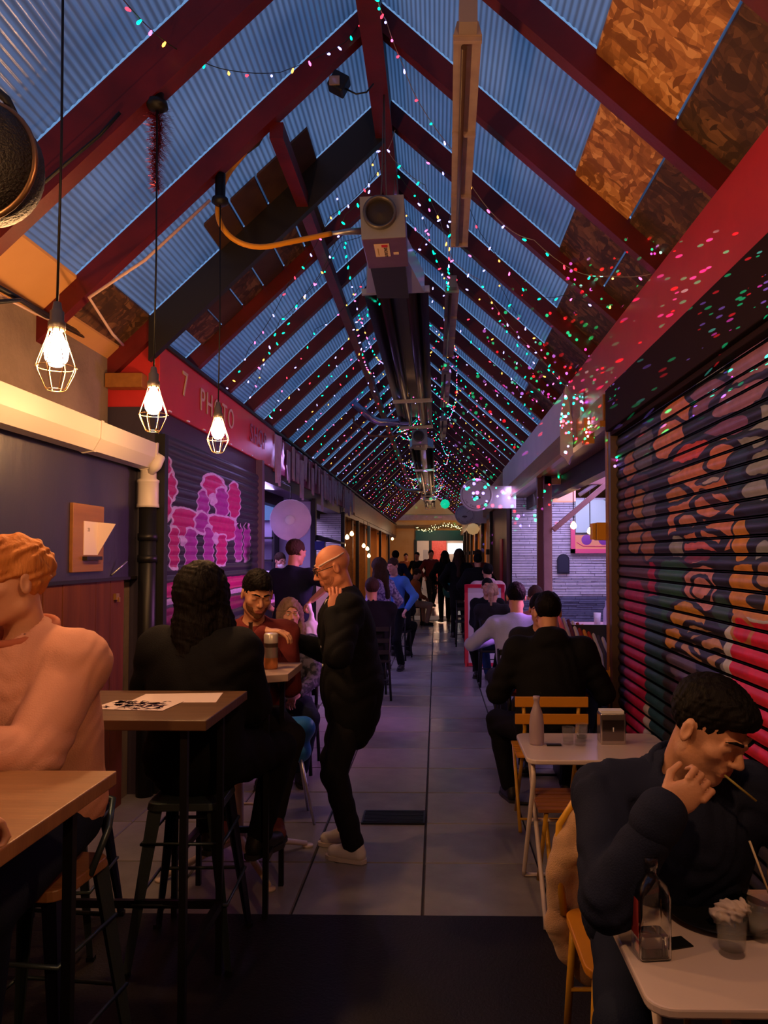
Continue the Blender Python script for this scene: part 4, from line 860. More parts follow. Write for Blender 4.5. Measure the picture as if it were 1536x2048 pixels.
# garland with warm lights over the far doors
ga = MB(); gl = MB()
for k in range(900):
    x = random.uniform(-1.0, 1.5); z = 2.98 + .12 * math.sin(x * 3.1) + random.gauss(0, .06); p = Vector((x, 37.7 + random.uniform(-.12, .1), z)); q = p + Vector((random.gauss(0, .05), random.gauss(0, .04), random.gauss(0, .05))); ga.add([p, p + Vector((0, 0, .015)), q], [(0, 1, 2)])
for k in range(90):
    x = random.uniform(-1.0, 1.5); z = 2.98 + .12 * math.sin(x * 3.1) + random.gauss(0, .05); gl.cbox((x, 37.55, z), (.022, .022, .022))
gg = ga.build('fir_garland', mat('fir_green', (.03, .07, .02), .7)); gg['kind'] = 'stuff'; tag(gg, 'green fir garland with warm lights over the far doors', 'garland')
gs = gl.build('garland_lights', mat('garland_glow', (1, .9, .5), .4, emit=(1, .85, .4), es=5, sample=False), gg); gs['kind'] = 'stuff'
pl = MB().lathe([(0, -.16), (.12, -.12), (.19, 0), (.12, .12), (0, .16)], n=16).build('paper_globe', mat('cream_globe', (.8, .6, .35), .6, emit=(1, .6, .25), es=.35, sample=False), None, at(946, 1058, 21)); tag(pl, 'cream paper globe below the round signs', 'lantern'); MB().tube([(0, 0, .15), (.05, 0, .5), (.35, 0, .62)], .008, 5).build('hanger', m_black, pl)
pl = MB().lathe([(0, -.10), (.07, -.07), (.10, 0), (.07, .07), (0, .10)], n=16).build('mirror_ball', mat('green_ball', (.1, .6, .4), .2, .6, emit=(0, .8, .4), es=.8, sample=False), None, at(890, 1008, 16)); tag(pl, 'green-glowing ball at the end of the strip lights', 'lamp'); MB().tube([(0, 0, .1), (0, 0, 1.6)], .005, 5).build('hanger', m_black, pl)
# ------------------------------------------------------------------ smooth-union figures
def _axis(lo, hi, c, zones):
    pts = [lo]; x = lo
    while x < hi:
        s = c
        for (a, b, f) in zones:
            if a - c < x < b: s = min(s, f if x >= a else max(f, min(c, a - x)))
        x += s; pts.append(x)
    return np.array(pts)
class Sdf:
    def __init__(s): s.ops = []
    def cap(s, a, b, ra, rb=None, k=.03, mode='u'): s.ops.append(('c', Vector(a), Vector(b), ra, ra if rb is None else rb, k, mode)); return s
    def ell(s, c, r, R=None, k=.03, mode='u'): s.ops.append(('e', Vector(c), Vector(r), R, None, k, mode)); return s
    def mesh(s, name, res, zones=None, fold=None, clip=None, seed=0, extra=0.):
        lo = np.full(3, 9e9); hi = -lo
        for o in s.ops:
            if o[6] != 'u': continue
            if o[0] == 'c': r = max(o[3], o[4]); P = [o[1], o[2]]; rr = (r, r, r)
            else: m = max(o[2]); P = [o[1]]; rr = (m, m, m) if o[3] is not None else tuple(o[2])
            for p in P: lo = np.minimum(lo, np.array(p) - rr); hi = np.maximum(hi, np.array(p) + rr)
        lo -= res * 1.5 + .012 + extra; hi += res * 1.5 + .012 + extra
        ax = [_axis(lo[i], hi[i], res, [(z[0][i], z[1][i], z[2]) for z in (zones or [])]) for i in range(3)]
        F = np.full(tuple(len(a) for a in ax), .3, dtype=np.float32)
        for (t, a, b, ra, rb, k, mode) in s.ops:
            if t == 'c': r = max(ra, rb); l = [min(a[i], b[i]) - r - k - .03 - extra for i in range(3)]; h = [max(a[i], b[i]) + r + k + .03 + extra for i in range(3)]
            else: m = max(b); l = [a[i] - m - k - .03 - extra for i in range(3)]; h = [a[i] + m + k + .03 + extra for i in range(3)]
            I = [slice(max(0, np.searchsorted(ax[i], l[i]) - 1), np.searchsorted(ax[i], h[i]) + 1) for i in range(3)]
            X = ax[0][I[0]][:, None, None]; Y = ax[1][I[1]][None, :, None]; Z = ax[2][I[2]][None, None, :]
            if X.size == 0 or Y.size == 0 or Z.size == 0: continue
            if t == 'c':
                d = b - a; L2 = max(d.dot(d), 1e-9)
                T = np.clip(((X - a.x) * d.x + (Y - a.y) * d.y + (Z - a.z) * d.z) / L2, 0, 1)
                D = np.sqrt((X - a.x - T * d.x) ** 2 + (Y - a.y - T * d.y) ** 2 + (Z - a.z - T * d.z) ** 2) - (ra + (rb - ra) * T)
            else:
                x, y, z = X - a.x, Y - a.y, Z - a.z
                if ra is not None:
                    R = ra.transposed(); x, y, z = (R[0][0] * x + R[0][1] * y + R[0][2] * z, R[1][0] * x + R[1][1] * y + R[1][2] * z, R[2][0] * x + R[2][1] * y + R[2][2] * z)
                k0 = np.sqrt((x / b.x) ** 2 + (y / b.y) ** 2 + (z / b.z) ** 2); k1 = np.sqrt((x / b.x ** 2) ** 2 + (y / b.y ** 2) ** 2 + (z / b.z ** 2) ** 2) + 1e-9
                D = k0 * (k0 - 1) / k1
            G = F[I[0], I[1], I[2]]
            if mode == 'u':
                H = np.clip(.5 + .5 * (G - D) / k, 0, 1); F[I[0], I[1], I[2]] = G + (D - G) * H - k * H * (1 - H)
            else:
                H = np.clip(.5 - .5 * (G + D) / k, 0, 1); F[I[0], I[1], I[2]] = G + (-D - G) * H + k * H * (1 - H)
        X = ax[0][:, None, None]; Y = ax[1][None, :, None]; Z = ax[2][None, None, :]
        if fold:
            A, f = fold[:2]; q = seed * 1.7
            if len(fold) == 3:
                w1_ = w2_ = 0; N = np.sin(f * (X * .9 + .5 * Z) + 2.1 * np.sin(f * .45 * Y + q) + q) * np.sin(f * .6 * (Z - .6 * Y) + 1.7 * np.sin(f * .5 * X + 2 * q)) + .6 * np.sin(f * 1.7 * (Z * .8 + X * .3 + Y * .5) + 2 * np.sin(f * .8 * Z + q)); F = F + (A * N).astype(np.float32); A = 0
            w1_ = 1.6 * np.sin(f * .33 * (X + Y) + q); w2_ = 1.4 * np.sin(f * .27 * (Z - X) + 2 * q); msk = .35 + .65 * np.clip(.5 + .8 * np.sin(f * .21 * (X * 1.3 + Z) + w1_) * np.sin(f * .19 * (Y - Z) + q), 0, 1)
            N = msk * (.55 - 1.1 * np.abs(np.sin(f * (.36 * X + .42 * Z + .2 * Y) + w1_ + w2_ + q))) + .3 * msk * (.5 - np.abs(np.sin(f * .8 * (.7 * Z - .5 * X + .3 * Y) + w2_)))
            F = F + (A * N).astype(np.float32)
        if clip is not None: F = np.maximum(F, clip(X, Y, Z).astype(np.float32))
        F[0] = F[-1] = .1; F[:, 0] = F[:, -1] = .1; F[:, :, 0] = F[:, :, -1] = .1
        return surfnet(name, ax, F)
def surfnet(name, ax, F):
    S = F < 0; n = F.shape
    c = np.zeros((n[0] - 1, n[1] - 1, n[2] - 1), dtype=np.uint8)
    for i in (0, 1):
        for j in (0, 1):
            for k in (0, 1): c += S[i:n[0] - 1 + i, j:n[1] - 1 + j, k:n[2] - 1 + k]
    act = (c > 0) & (c < 8); I, J, K_ = np.nonzero(act); idx = np.full(c.shape, -1, dtype=np.int32); idx[I, J, K_] = np.arange(len(I))
    P = np.zeros((len(I), 3)); C = np.zeros(len(I))
    g = [ax[0], ax[1], ax[2]]
    base = (I, J, K_)
    for a in range(3):
        o1, o2 = [q for q in range(3) if q != a]
        for u in (0, 1):
            for v in (0, 1):
                i0 = [base[0].copy(), base[1].copy(), base[2].copy()]; i0[o1] = i0[o1] + u; i0[o2] = i0[o2] + v
                i1 = [x.copy() for x in i0]; i1[a] = i1[a] + 1
                f0 = F[i0[0], i0[1], i0[2]]; f1 = F[i1[0], i1[1], i1[2]]; m = (f0 < 0) != (f1 < 0)
                t = np.where(m, f0 / np.where(m, f0 - f1, 1), 0)
                for d in range(3):
                    p0 = g[d][i0[d]]; p1 = g[d][i1[d]]; P[:, d] += np.where(m, p0 + t * (p1 - p0), 0)
                C += m
    P /= np.maximum(C, 1)[:, None]; Q = []
    for a in range(3):
        o1, o2 = [(1, 2), (2, 0), (0, 1)][a]
        s0 = [slice(None)] * 3; s1 = [slice(None)] * 3; s0[a] = slice(0, -1); s1[a] = slice(1, None)
        A = S[tuple(s0)]; B = S[tuple(s1)]; m = A != B
        sl = [slice(None)] * 3; sl[o1] = slice(1, -1); sl[o2] = slice(1, -1)
        mm = np.zeros_like(m); mm[tuple(sl)] = m[tuple(sl)]; e = list(np.nonzero(mm)); ins = A[tuple(e)]
        def gi(d1, d2):
            q = [x for x in e]; q[o1] = e[o1] + d1; q[o2] = e[o2] + d2; return idx[q[0], q[1], q[2]]
        q = np.stack([gi(-1, -1), gi(0, -1), gi(0, 0), gi(-1, 0)], 1); q[~ins] = q[~ins][:, ::-1]; Q.append(q)
    Q = np.concatenate(Q); Q = Q[(Q >= 0).all(1)]
    return np_mesh(name, P, Q, smooth=True)

skin = lambda c, n='skin': mat(n, c, .5, var=(30, .6), col2=tuple(v * 1.12 for v in c), bump=(120, .12))
SK1 = skin((.50, .24, .15), 'skin_fair'); SK2 = skin((.50, .24, .14), 'skin_tan'); SK3 = skin((.56, .27, .18), 'skin_warm')
def hairm(n, c, c2=None): return mat(n, c, .65, spec=.12, var=(26, .6), col2=c2 or tuple(v * 1.8 + .004 for v in c), stretch=(1, 1, .25), bump=(70, .9))
H_BLK = hairm('hair_black', (.0025, .002, .002), (.006, .004, .0035)); H_GIN = hairm('hair_ginger', (.30, .09, .025), (.62, .24, .07)); H_BRN = hairm('hair_brown', (.03, .015, .01)); H_BLO = hairm('hair_blond', (.30, .16, .10), (.60, .38, .26)); H_BLD = hairm('hair_dark_blond', (.12, .07, .05), (.28, .18, .13))
def cloth(n, c=(.3, .3, .3), c2=None, r=.85): return mat(n, c, r, var=(9, .5), col2=c2 or tuple(v * 1.25 + .001 for v in c), bump=(220, .25), spec=.2)
C_BLK = cloth('black_cloth', (.0035, .0035, .0045)); C_NAVY = cloth('navy_cloth', (.008, .011, .03)); C_PEACH = cloth('peach_cloth', (.60, .28, .19), (.68, .33, .23)); C_JEAN = cloth('dark_jeans', (.008, .012, .03)); C_DK = cloth('charcoal_cloth', (.015, .014, .017))
C_LIL = cloth('pale_blue_shirt', (.32, .36, .62)); C_RED = cloth('dark_red_cloth', (.13, .02, .02)); C_WHT = cloth('white_cloth_shirt', (.6, .55, .6)); C_TAN = cloth('tan_cloth', (.42, .26, .16)); C_PINK = cloth('pink_hoodie', (.48, .28, .30)); C_BLU = cloth('blue_cloth', (.05, .16, .45))
M_SHOE = mat('black_shoe', (.012, .010, .010), .5); M_SNK = mat('white_sneaker', (.72, .66, .64), .5, bump=(60, .1)); M_SOLE = mat('sole_rubber', (.60, .52, .48), .6)
M_EYE = mat('eye_white', (.6, .55, .52), .2); M_IRIS = mat('eye_iris', (.02, .012, .01), .15); M_LIP = mat('lip', (.42, .13, .10), .5)

def ik(a, t, l1, l2, hint):
    a, t, hint = Vector(a), Vector(t), Vector(hint); d = t - a; L = min(max(d.length, .05), (l1 + l2) * .998); u = d.normalized()
    x = (l1 * l1 - l2 * l2 + L * L) / (2 * L); h = math.sqrt(max(l1 * l1 - x * x, 0)); w = (hint - u * hint.dot(u)).normalized()
    return a + u * x + w * h, a + u * L
def human(label, loc, yaw, h=1.75, sit=None, lean=0., side=0., head=(0, 0, 0), wr=None, wl=None, er=(.5, -.2, -.8), el=(-.5, -.2, -.8), curl=.5, hand_r=None, hand_l=None,
          top=C_BLK, tt=.014, sleeve='long', hem=.0, bottom=C_JEAN, shoe=M_SHOE, hair=('short', H_BLK), sk=SK2, lod=0, feet=None, fold=.007, group=None, knees=None, hood=False, coat=False, beard_or_shade=None, bulk=1., cuffs=False, ff=34, part_names=('top', 'trousers')):
    s = h / 1.75
    root = thing('person', label, 'person', loc, math.radians(yaw), group)
    V3 = lambda *p: Vector(p) * s
    if sit is None: pel = V3(0, 0, .94)
    else: pel = Vector((0, 0, sit + .09 * s))
    Rl = Euler((math.radians(-lean), math.radians(side), 0)).to_matrix()
    def T(x, y, z): return pel + Rl @ (Vector((x, y, z)) * s)
    nb = T(0, -.01, .50); shr = T(.175 * bulk ** .5, 0, .455); shl = T(-.175 * bulk ** .5, 0, .455)
    Hr = Euler((math.radians(-head[1]), math.radians(head[2]), math.radians(head[0])), 'ZYX' if False else 'XYZ').to_matrix()
    Hr = Matrix.Rotation(math.radians(head[0]), 3, 'Z') @ Matrix.Rotation(math.radians(-head[1]), 3, 'X') @ Matrix.Rotation(math.radians(head[2]), 3, 'Y')
    hc = nb + Rl @ (Vector((0, .015, .085)) * s) + Hr @ (Vector((0, .02, .115)) * s)
    def HL(x, y, z): return hc + Hr @ (Vector((x, y, z)) * s)
    kn, an = [], []
    for i, sx in enumerate((1, -1)):
        hip = pel + Vector((sx * .09 * s, 0, -.02))
        f = feet[i] if feet else ((sx * .11, 0.0 + .02 * sx, .075) if sit is None else (sx * .12, .36, .075 if sit < .6 else .33))
        k_, a_2 = ik(hip, f[:3], .44 * s, .43 * s, knees[i] if knees else ((0, 1, .05) if sit is None else (sx * .25, .3, 1))); kn.append(k_); an.append(a_2)
    aR = wr if wr is not None else ((.24, .06, pel.z + .02) if sit is None else (.10, .34, pel.z + .10))
    aL = wl if wl is not None else ((-.24, .06, pel.z + .02) if sit is None else (-.10, .34, pel.z + .10))
    e1, w1 = ik(shr, aR, .29 * s, .255 * s, er); e2, w2 = ik(shl, aL, .29 * s, .255 * s, el)
    B = Sdf(); zones = []
    q = bulk
    # trunk
    B.ell(T(0, 0, .03), Vector((.165 * q, .115 * q, .13)) * s, Rl, k=.05); B.ell(T(0, .0, .20), Vector((.145 * q, .105 * q, .16)) * s, Rl, k=.06); B.ell(T(0, .01, .35), Vector((.165 * q, .115 * q, .16)) * s, Rl, k=.06)
    B.cap(shr, shl, .062 * s, k=.05); B.cap(T(0, 0, .42), nb, .075 * s, .058 * s, k=.05)
    hd0 = HL(0, -.02, -.06); B.cap(nb, hd0, .056 * s, .054 * s, k=.02)
    for (S_, E_, W_) in ((shr, e1, w1), (shl, e2, w2)):
        B.cap(S_, E_, .052 * s * q ** .5, .040 * s, k=.03); B.cap(E_, W_, .040 * s, .027 * s, k=.015)
    for i, sx in enumerate((1, -1)):
        hip = pel + Vector((sx * .085 * s, 0, -.03)); B.cap(hip, kn[i], .085 * s, .056 * s, k=.03); B.cap(kn[i], an[i], .055 * s, .036 * s, k=.02)
        fd = Vector((an[i].x * .2, 1, 0)).normalized() if sit is not None or True else Vector((0, 1, 0)); B.cap(an[i], an[i] + fd * .04 * s + Vector((0, 0, -.03)), .030 * s, .016 * s, k=.005)
    # head
    R = Hr; S1 = s
    E = lambda x, y, z, a, b, c, k=.02, mode='u', RR=None: B.ell(HL(x, y, z), Vector((a, b, c)) * s, R if RR is None else R @ RR, k=k, mode=mode)
    CP = lambda p, q_, ra, rb=None, k=.012, mode='u': B.cap(HL(*p), HL(*q_), ra * s, None if rb is None else rb * s, k=k, mode=mode)
    E(0, -.018, .032, .076, .098, .088); E(0, .030, -.035, .060, .062, .080, .03); E(0, .062, -.098, .026, .024, .022, .02); CP((-.045, .0, -.075), (-.012, .06, -.103), .018, .016, .025); CP((.045, .0, -.075), (.012, .06, -.103), .018, .016, .025)
    E(0, .058, -.052, .030, .036, .034, .02)
    CP((0, .088, .012), (0, .112, -.022), .0075, .0115, .010)
    if lod >= 1:
        for sx in (-1, 1):
            E(sx * .0315, .098, .010, .0185, .018, .013, .012, 's'); E(sx * .0315, .0755, .009, .0145, .0145, .0135, .004)
            CP((sx * .010, .103, -.028), (sx * .012, .098, -.030), .0075, .006, .006)
            if head[1] > 12: E(sx * .0315, .0775, .0085, .0155, .0148, .0130, .003)
            else: E(sx * .0315, .0775, .0150, .0160, .0145, .0085, .003)
            E(sx * .044, .062, -.018, .020, .020, .018, .02)
            CP((sx * .012, .0935, .026), (sx * .046, .080, .028), .0075, .006, .012)
        CP((-.018, .090, -.0575), (.018, .090, -.0575), .0065, k=.006); CP((-.014, .091, -.068), (.014, .091, -.068), .0075, k=.006); CP((-.024, .100, -.0625), (.024, .100, -.0625), .0028, k=.004, mode='s')
    for sx in (-1, 1):
        RE = Matrix.Rotation(sx * -.35, 3, 'Z'); E(sx * .078, -.006, -.006, .009, .020, .032, .008, RR=RE)
        if lod >= 2: E(sx * .088, .000, -.004, .006, .011, .019, .006, 's', RR=RE)
    # hands
    def hand(W_, E_, spec, sx):
        fwd = (W_ - E_).normalized(); cu = curl; nrm = Vector((0, 0, -1))
        if spec: fwd = Vector(spec[0]).normalized(); nrm = Vector(spec[1]); cu = spec[2]
        nrm = (nrm - fwd * nrm.dot(fwd)); nrm = nrm.normalized() if nrm.length > .1 else fwd.orthogonal().normalized(); lat = fwd.cross(nrm)
        Rm = Matrix((lat, fwd, nrm)).transposed()
        B.ell(W_ + fwd * .045 * s, Vector((.038, .052, .016)) * s, Rm, k=.015)
        for j, (off, L) in enumerate(((-.029, .9), (-.010, 1.0), (.010, .95), (.028, .78))):
            p = W_ + (fwd * .085 + lat * off) * s; d = fwd.copy(); a = 0
            for L_, r0, r1 in ((.042, .0085, .008), (.026, .008, .0072), (.020, .0072, .0062)):
                a += cu * 1.35; d = fwd * math.cos(a) + nrm * math.sin(a); p2 = p + (d * L_ * L + lat * off * .06) * s; B.cap(p, p2, r0 * s, r1 * s, k=.004); p = p2
        ts = sx * -1 if True else 1
        p = W_ + (fwd * .03 - lat * .030 * ts + nrm * .008) * s; d = (fwd * .75 - lat * ts * .6 + nrm * (.2 + .5 * cu)).normalized(); p2 = p + d * .04 * s; B.cap(p, p2, .013 * s, .0095 * s, k=.01); d = (fwd * 1 - lat * ts * .1 + nrm * .6 * cu).normalized(); B.cap(p2, p2 + d * .03 * s, .0092 * s, .0075 * s, k=.004)
        return W_ + fwd * .08 * s
    h1 = hand(w1, e1, hand_r, 1); h2 = hand(w2, e2, hand_l, -1)
    res = [.03, .02, .016][lod] if lod < 3 else .016
    fine = {0: None, 1: .0075, 2: .0042}[lod]
    if fine:
        r_ = Vector((.13, .13, .14)) * s; zones.append((hc - r_, hc + r_, fine))
        hf = .007 if lod == 1 else .005
        for c_ in (h1, h2): zones.append((c_ - Vector((.10,) * 3) * s, c_ + Vector((.10,) * 3) * s, hf))
    me = B.mesh('body', res, zones); me.materials.append(sk); me.materials.append(M_LIP)
    if lod >= 1:
        n_ = len(me.polygons); ce_ = np.empty(n_ * 3); me.polygons.foreach_get('center', ce_); ce_ = ce_.reshape(-1, 3)
        lc = np.array(HL(0, .094, -.063)); Rn = np.array(R.transposed()); d = (ce_ - lc) @ Rn.T / s
        mi = (((d[:, 0] / .022) ** 2 + (d[:, 1] / .016) ** 2 + (d[:, 2] / .012) ** 2) < 1).astype(np.int32); me.polygons.foreach_set('material_index', mi)
    put('body', me, root)
    if lod >= 1:
        for sx in (-1, 1):
            M = Matrix.Translation(HL(sx * .0315, .0795, .0085)) @ R.to_4x4() @ Matrix.Rotation(-PI / 2, 4, 'X')
            rr = .0125 * s; b = MB(); b.lathe([(rr * math.sin(a), rr * math.cos(a)) for a in [PI * .5 * k / 6 for k in range(7)]], n=14, M=M); b.lathe([(.0055 * s, rr * .905), (.0, rr * .985)], n=10, mi=1, M=M); b.build('eye', [M_EYE, M_IRIS], root)
            eb = Sdf().cap(HL(sx * .012, .100, .030), HL(sx * .034, .094, .035), .0042 * s, .004 * s, k=.003).cap(HL(sx * .034, .094, .035), HL(sx * .052, .080, .029), .004 * s, .002 * s, k=.003)
            m_ = eb.mesh('eyebrow', .003); m_.materials.append(hair[1] if hair else H_BRN); put('eyebrow', m_, root)
    # clothes
    t_ = tt * s; U = Sdf()
    U.ell(T(0, 0, .03), Vector((.165 * q, .115 * q, .13)) * s + Vector((t_,) * 3), Rl, k=.05); U.ell(T(0, .0, .20), Vector((.150 * q, .108 * q, .16)) * s + Vector((t_,) * 3), Rl, k=.06); U.ell(T(0, .01, .35), Vector((.167 * q, .116 * q, .16)) * s + Vector((t_,) * 3), Rl, k=.06)
    U.cap(shr, shl, .066 * s + t_, k=.05); U.cap(T(0, 0, .42), nb + (nb - T(0, 0, .42)) * .15, .078 * s + t_, .060 * s + t_ * .6, k=.05)
    if coat:
        for sx in (1, -1): U.cap(pel + Vector((sx * .05, 0, 0)), (pel + Vector((sx * .07, .0, -.30))) if sit is None else pel + (kn[0 if sx > 0 else 1] - pel) * .6, .13 * s, .12 * s, k=.06)
    elif hem: U.ell(pel + Vector((0, 0, -.02)), Vector((.160 * q, .122 * q, .12 + hem * 1.5)) * s + Vector((t_,) * 3), None, k=.06)
    for (S_, E_, W_) in ((shr, e1, w1), (shl, e2, w2)):
        if sleeve == 'long':
            Wc = E_ + (W_ - E_) * .93; U.cap(S_, E_, .055 * s * q ** .5 + t_, .043 * s + t_, k=.03 if lod < 2 else .014); U.cap(E_, Wc, .043 * s + t_, .030 * s + t_ * .8, k=.02 if lod < 2 else .010)
        else: U.cap(S_, S_ + (E_ - S_) * .62, .056 * s + t_, .05 * s + t_, k=.035)
    if hood: U.ell(nb + Rl @ Vector((0, -.06, .03)) * s, Vector((.11, .07, .075)) * s, None, k=.03)
    rt = [.028, .016, .0095][lod]
    if cuffs:
        U.ell(T(0, .0, .24), Vector((.178 * q, .135 * q, .24)) * s, Rl, k=.08)
        for (E_, W_) in ((e1, w1), (e2, w2)):
            cf = Sdf().cap(E_ + (W_ - E_) * .84, E_ + (W_ - E_) * .95, .034 * s + t_, .032 * s + t_, k=.01); mc = cf.mesh('cuff', .006); mc.materials.append(top); put('cuff', mc, root)
        na = (hd0 - nb).normalized(); ux = Rl @ Vector((1, 0, 0)); uy = na.cross(ux) * -1 if na.cross(ux).y < 0 else na.cross(ux); nn_ = nb + na * (.030 + tt * .5) * s
        MB().tube([nn_ + (ux * ((.070 + tt * .5) * math.cos(a)) + uy * ((.072 + tt * .5) * math.sin(a) + .008) - na * (.010 * math.sin(a))) * s for a in [2 * PI * k_ / 28 for k_ in range(28)]], .0145 * s, 8, closed=True).build('collar', mat('rust_rib', (.40, .11, .06), .85) if top is C_PEACH else top, root)
    # neck opening
    U.cap(nb + Rl @ Vector((0, .03, .035)) * s, HL(0, .0, -.05), .060 * s, .075 * s, k=.01, mode='s')
    me = U.mesh('garment', rt, fold=(fold, ff / s) if fold else None, seed=loc[0] * 3 + loc[1], zones=[(T(-.4, -.3, 0), T(.4, .3, .6), .0075)] if (lod == 2 and False) else None); me.materials.append(top); put(part_names[0], me, root)
    Lg = Sdf(); tl = .012 * s
    Lg.ell(pel + Vector((0, 0, .0)), Vector((.165, .122, .12)) * s + Vector((tl,) * 3), None, k=.05)
    for i, sx in enumerate((1, -1)):
        hip = pel + Vector((sx * .085 * s, 0, -.03)); Lg.cap(hip, kn[i], .088 * s + tl, .060 * s + tl, k=.03); Lg.cap(kn[i], an[i] + (kn[i] - an[i]) * .08, .059 * s + tl, .045 * s + tl, k=.02)
    me = Lg.mesh('garment', rt, fold=(fold * .8, 38 / s) if fold else None, seed=loc[1]); me.materials.append(bottom); put(part_names[1], me, root)
    for i, sx in enumerate((1, -1)):
        A = an[i]; fd = Vector((.28 * sx, 1, 0)).normalized() if not (feet and len(feet[i]) > 3) else Vector((math.sin(feet[i][3]), math.cos(feet[i][3]), 0)); zt = A.z - .075 * s
        So = Sdf(); g0 = Vector((A.x, A.y, zt))
        So.cap(g0 + Vector((0, 0, .045)) * s - fd * .03 * s, g0 + Vector((0, 0, .04)) * s + fd * .13 * s, .040 * s, .036 * s, k=.02); So.cap(g0 + Vector((0, 0, .09)) * s - fd * .01 * s, g0 + Vector((0, 0, .05)) * s + fd * .06 * s, .042 * s, .038 * s, k=.03)
        me = So.mesh('shoe_upper', .012 if lod else .02, clip=lambda X, Y, Z, zz=zt: (zz + .012) - Z + 0 * X + 0 * Y); me.materials.append(shoe); so = put('shoe', me, root)
        lat = Vector((fd.y, -fd.x, 0)); pts = [(-.075, 0), (-.06, .032), (0, .036), (.08, .043), (.14, .040), (.172, .020), (.178, 0), (.172, -.020), (.14, -.040), (.08, -.043), (0, -.036), (-.06, -.032)]
        MB().prism(pts, lambda u, v: g0 + (fd * u + lat * v) * s + Vector((0, 0, .001)), lambda u, v: g0 + (fd * u + lat * v) * s + Vector((0, 0, .022 * s))).build('sole', M_SOLE if shoe is M_SNK else M_DKSOLE, so)
        if lod >= 1 and shoe is M_SNK:
            lb_ = MB()
            for k in range(5):
                c_ = g0 + fd * (.03 + .018 * k) * s + Vector((0, 0, .105 - .008 * k)) * s; lb_.tube([c_ - lat * .03 * s - Vector((0, 0, .014)), c_, c_ + lat * .03 * s - Vector((0, 0, .014))], .0028, 5)
            lb_.build('laces', M_SOLE, so)
    # hair
    if hair:
        st, hm = hair; Hs = Sdf(); hr = .0042 if lod == 2 else .007 if lod == 1 else .015
        he = lambda x, y, z, a, b, c, k=.02, mode='u': Hs.ell(HL(x, y, z), Vector((a, b, c)) * s, R, k=k, mode=mode)
        fa = (.0022, 210)
        if st in ('short', 'fade', 'curly'):
            g_ = {'short': .007, 'fade': .004, 'curly': .010}[st]
            he(0, -.022, .036, .076 + g_, .098 + g_, .088 + g_)
            if st == 'fade': he(0, .118, .03, .062, .075, .055, .01, 's')
            if st == 'fade': he(0, .012, .085, .058, .078, .045, .03); he(0, .065, .080, .045, .035, .028, .02)
            if st == 'curly': he(0, .02, .090, .070, .078, .045, .03); he(0, .07, .088, .055, .036, .03, .02); fa = (.0045, 95)
            he(0, .105, -.012, .068, .085, .075, .008, 's'); he(0, .03, -.105, .10, .12, .075, .01, 's')
            for sx in (-1, 1): he(sx * .085, .03, -.03, .03, .035, .055, .008, 's')
        elif st == 'receding':
            he(0, -.032, .030, .080, .094, .088); he(0, .09, .03, .085, .085, .085, .008, 's'); he(0, .03, -.105, .10, .12, .075, .01, 's'); he(0, .05, .10, .045, .06, .05, .01, 's')
        elif st == 'stubble_head': he(0, -.022, .034, .078, .099, .089); he(0, .09, .0, .09, .10, .10, .008, 's'); he(0, .03, -.105, .10, .12, .075, .01, 's')
        elif st in ('long', 'big'):
            b_ = .012 if st == 'long' else .03
            he(0, -.02, .036, .078 + b_, .100 + b_, .090 + b_)
            for sx in (-1, 1):
                Hs.cap(HL(sx * .070, -.01, .02), HL(sx * .085, -.0, -.13), (.028 + b_ * .6) * s, (.034 + b_ * .7) * s, k=.04); Hs.cap(HL(sx * .085, .0, -.13), nb + Rl @ Vector((sx * .10, .05 if st == 'long' else -.03, -.10)) * s, (.034 + b_ * .7) * s, .022 * s, k=.04)
            Hs.cap(HL(0, -.06, 0), HL(0, -.07, -.15), (.06 + b_) * s, (.055 + b_) * s, k=.04); Hs.cap(HL(0, -.07, -.15), nb + Rl @ Vector((0, -.10, -.20)) * s, (.06 + b_) * s, .05 * s, k=.04)
            he(0, .105, -.022, .060, .085, .092, .010, 's'); fa = (.004, 110)
        elif st == 'ponytail':
            he(0, -.02, .036, .084, .106, .096); he(0, .105, -.012, .068, .085, .075, .008, 's'); he(0, .04, -.10, .10, .12, .07, .01, 's'); Hs.cap(HL(0, -.11, .05), HL(0, -.15, .0), .03 * s, .034 * s, k=.02); Hs.cap(HL(0, -.15, .0), HL(0, -.13, -.17), .036 * s, .014 * s, k=.02); fa = (.003, 140)
        me = Hs.mesh('hair', hr, fold=(fa[0], fa[1], 1) if lod else (fa[0], fa[1] * .5, 1), seed=3); me.materials.append(hm); put('hair', me, root)
    if beard_or_shade:
        Bs = Sdf(); Bs.ell(HL(0, .030, -.040), Vector((.0615, .064, .082)) * s, R, k=.02); Bs.ell(HL(0, .062, -.098), Vector((.030, .029, .027)) * s, R, k=.02)
        Bs.ell(HL(0, .07, .005), Vector((.075, .07, .045)) * s, R, k=.01, mode='s'); Bs.ell(HL(0, .10, -.058), Vector((.022, .03, .010)) * s, R, k=.004, mode='s'); Bs.ell(HL(0, -.09, 0), Vector((.11, .09, .12)) * s, R, k=.01, mode='s')
        me = Bs.mesh('beard_or_shade', .006); me.materials.append(beard_or_shade); put('beard_or_shade', me, root)
    root['_j'] = 0; del root['_j']
    HUM[label] = dict(root=root, HL=HL, hc=hc, R=R, nb=nb, T=T, Rl=Rl, w1=w1, w2=w2, s=s, pel=pel)
    return root
M_DKSOLE = mat('dark_sole', (.02, .018, .018), .7)
HUM = {}
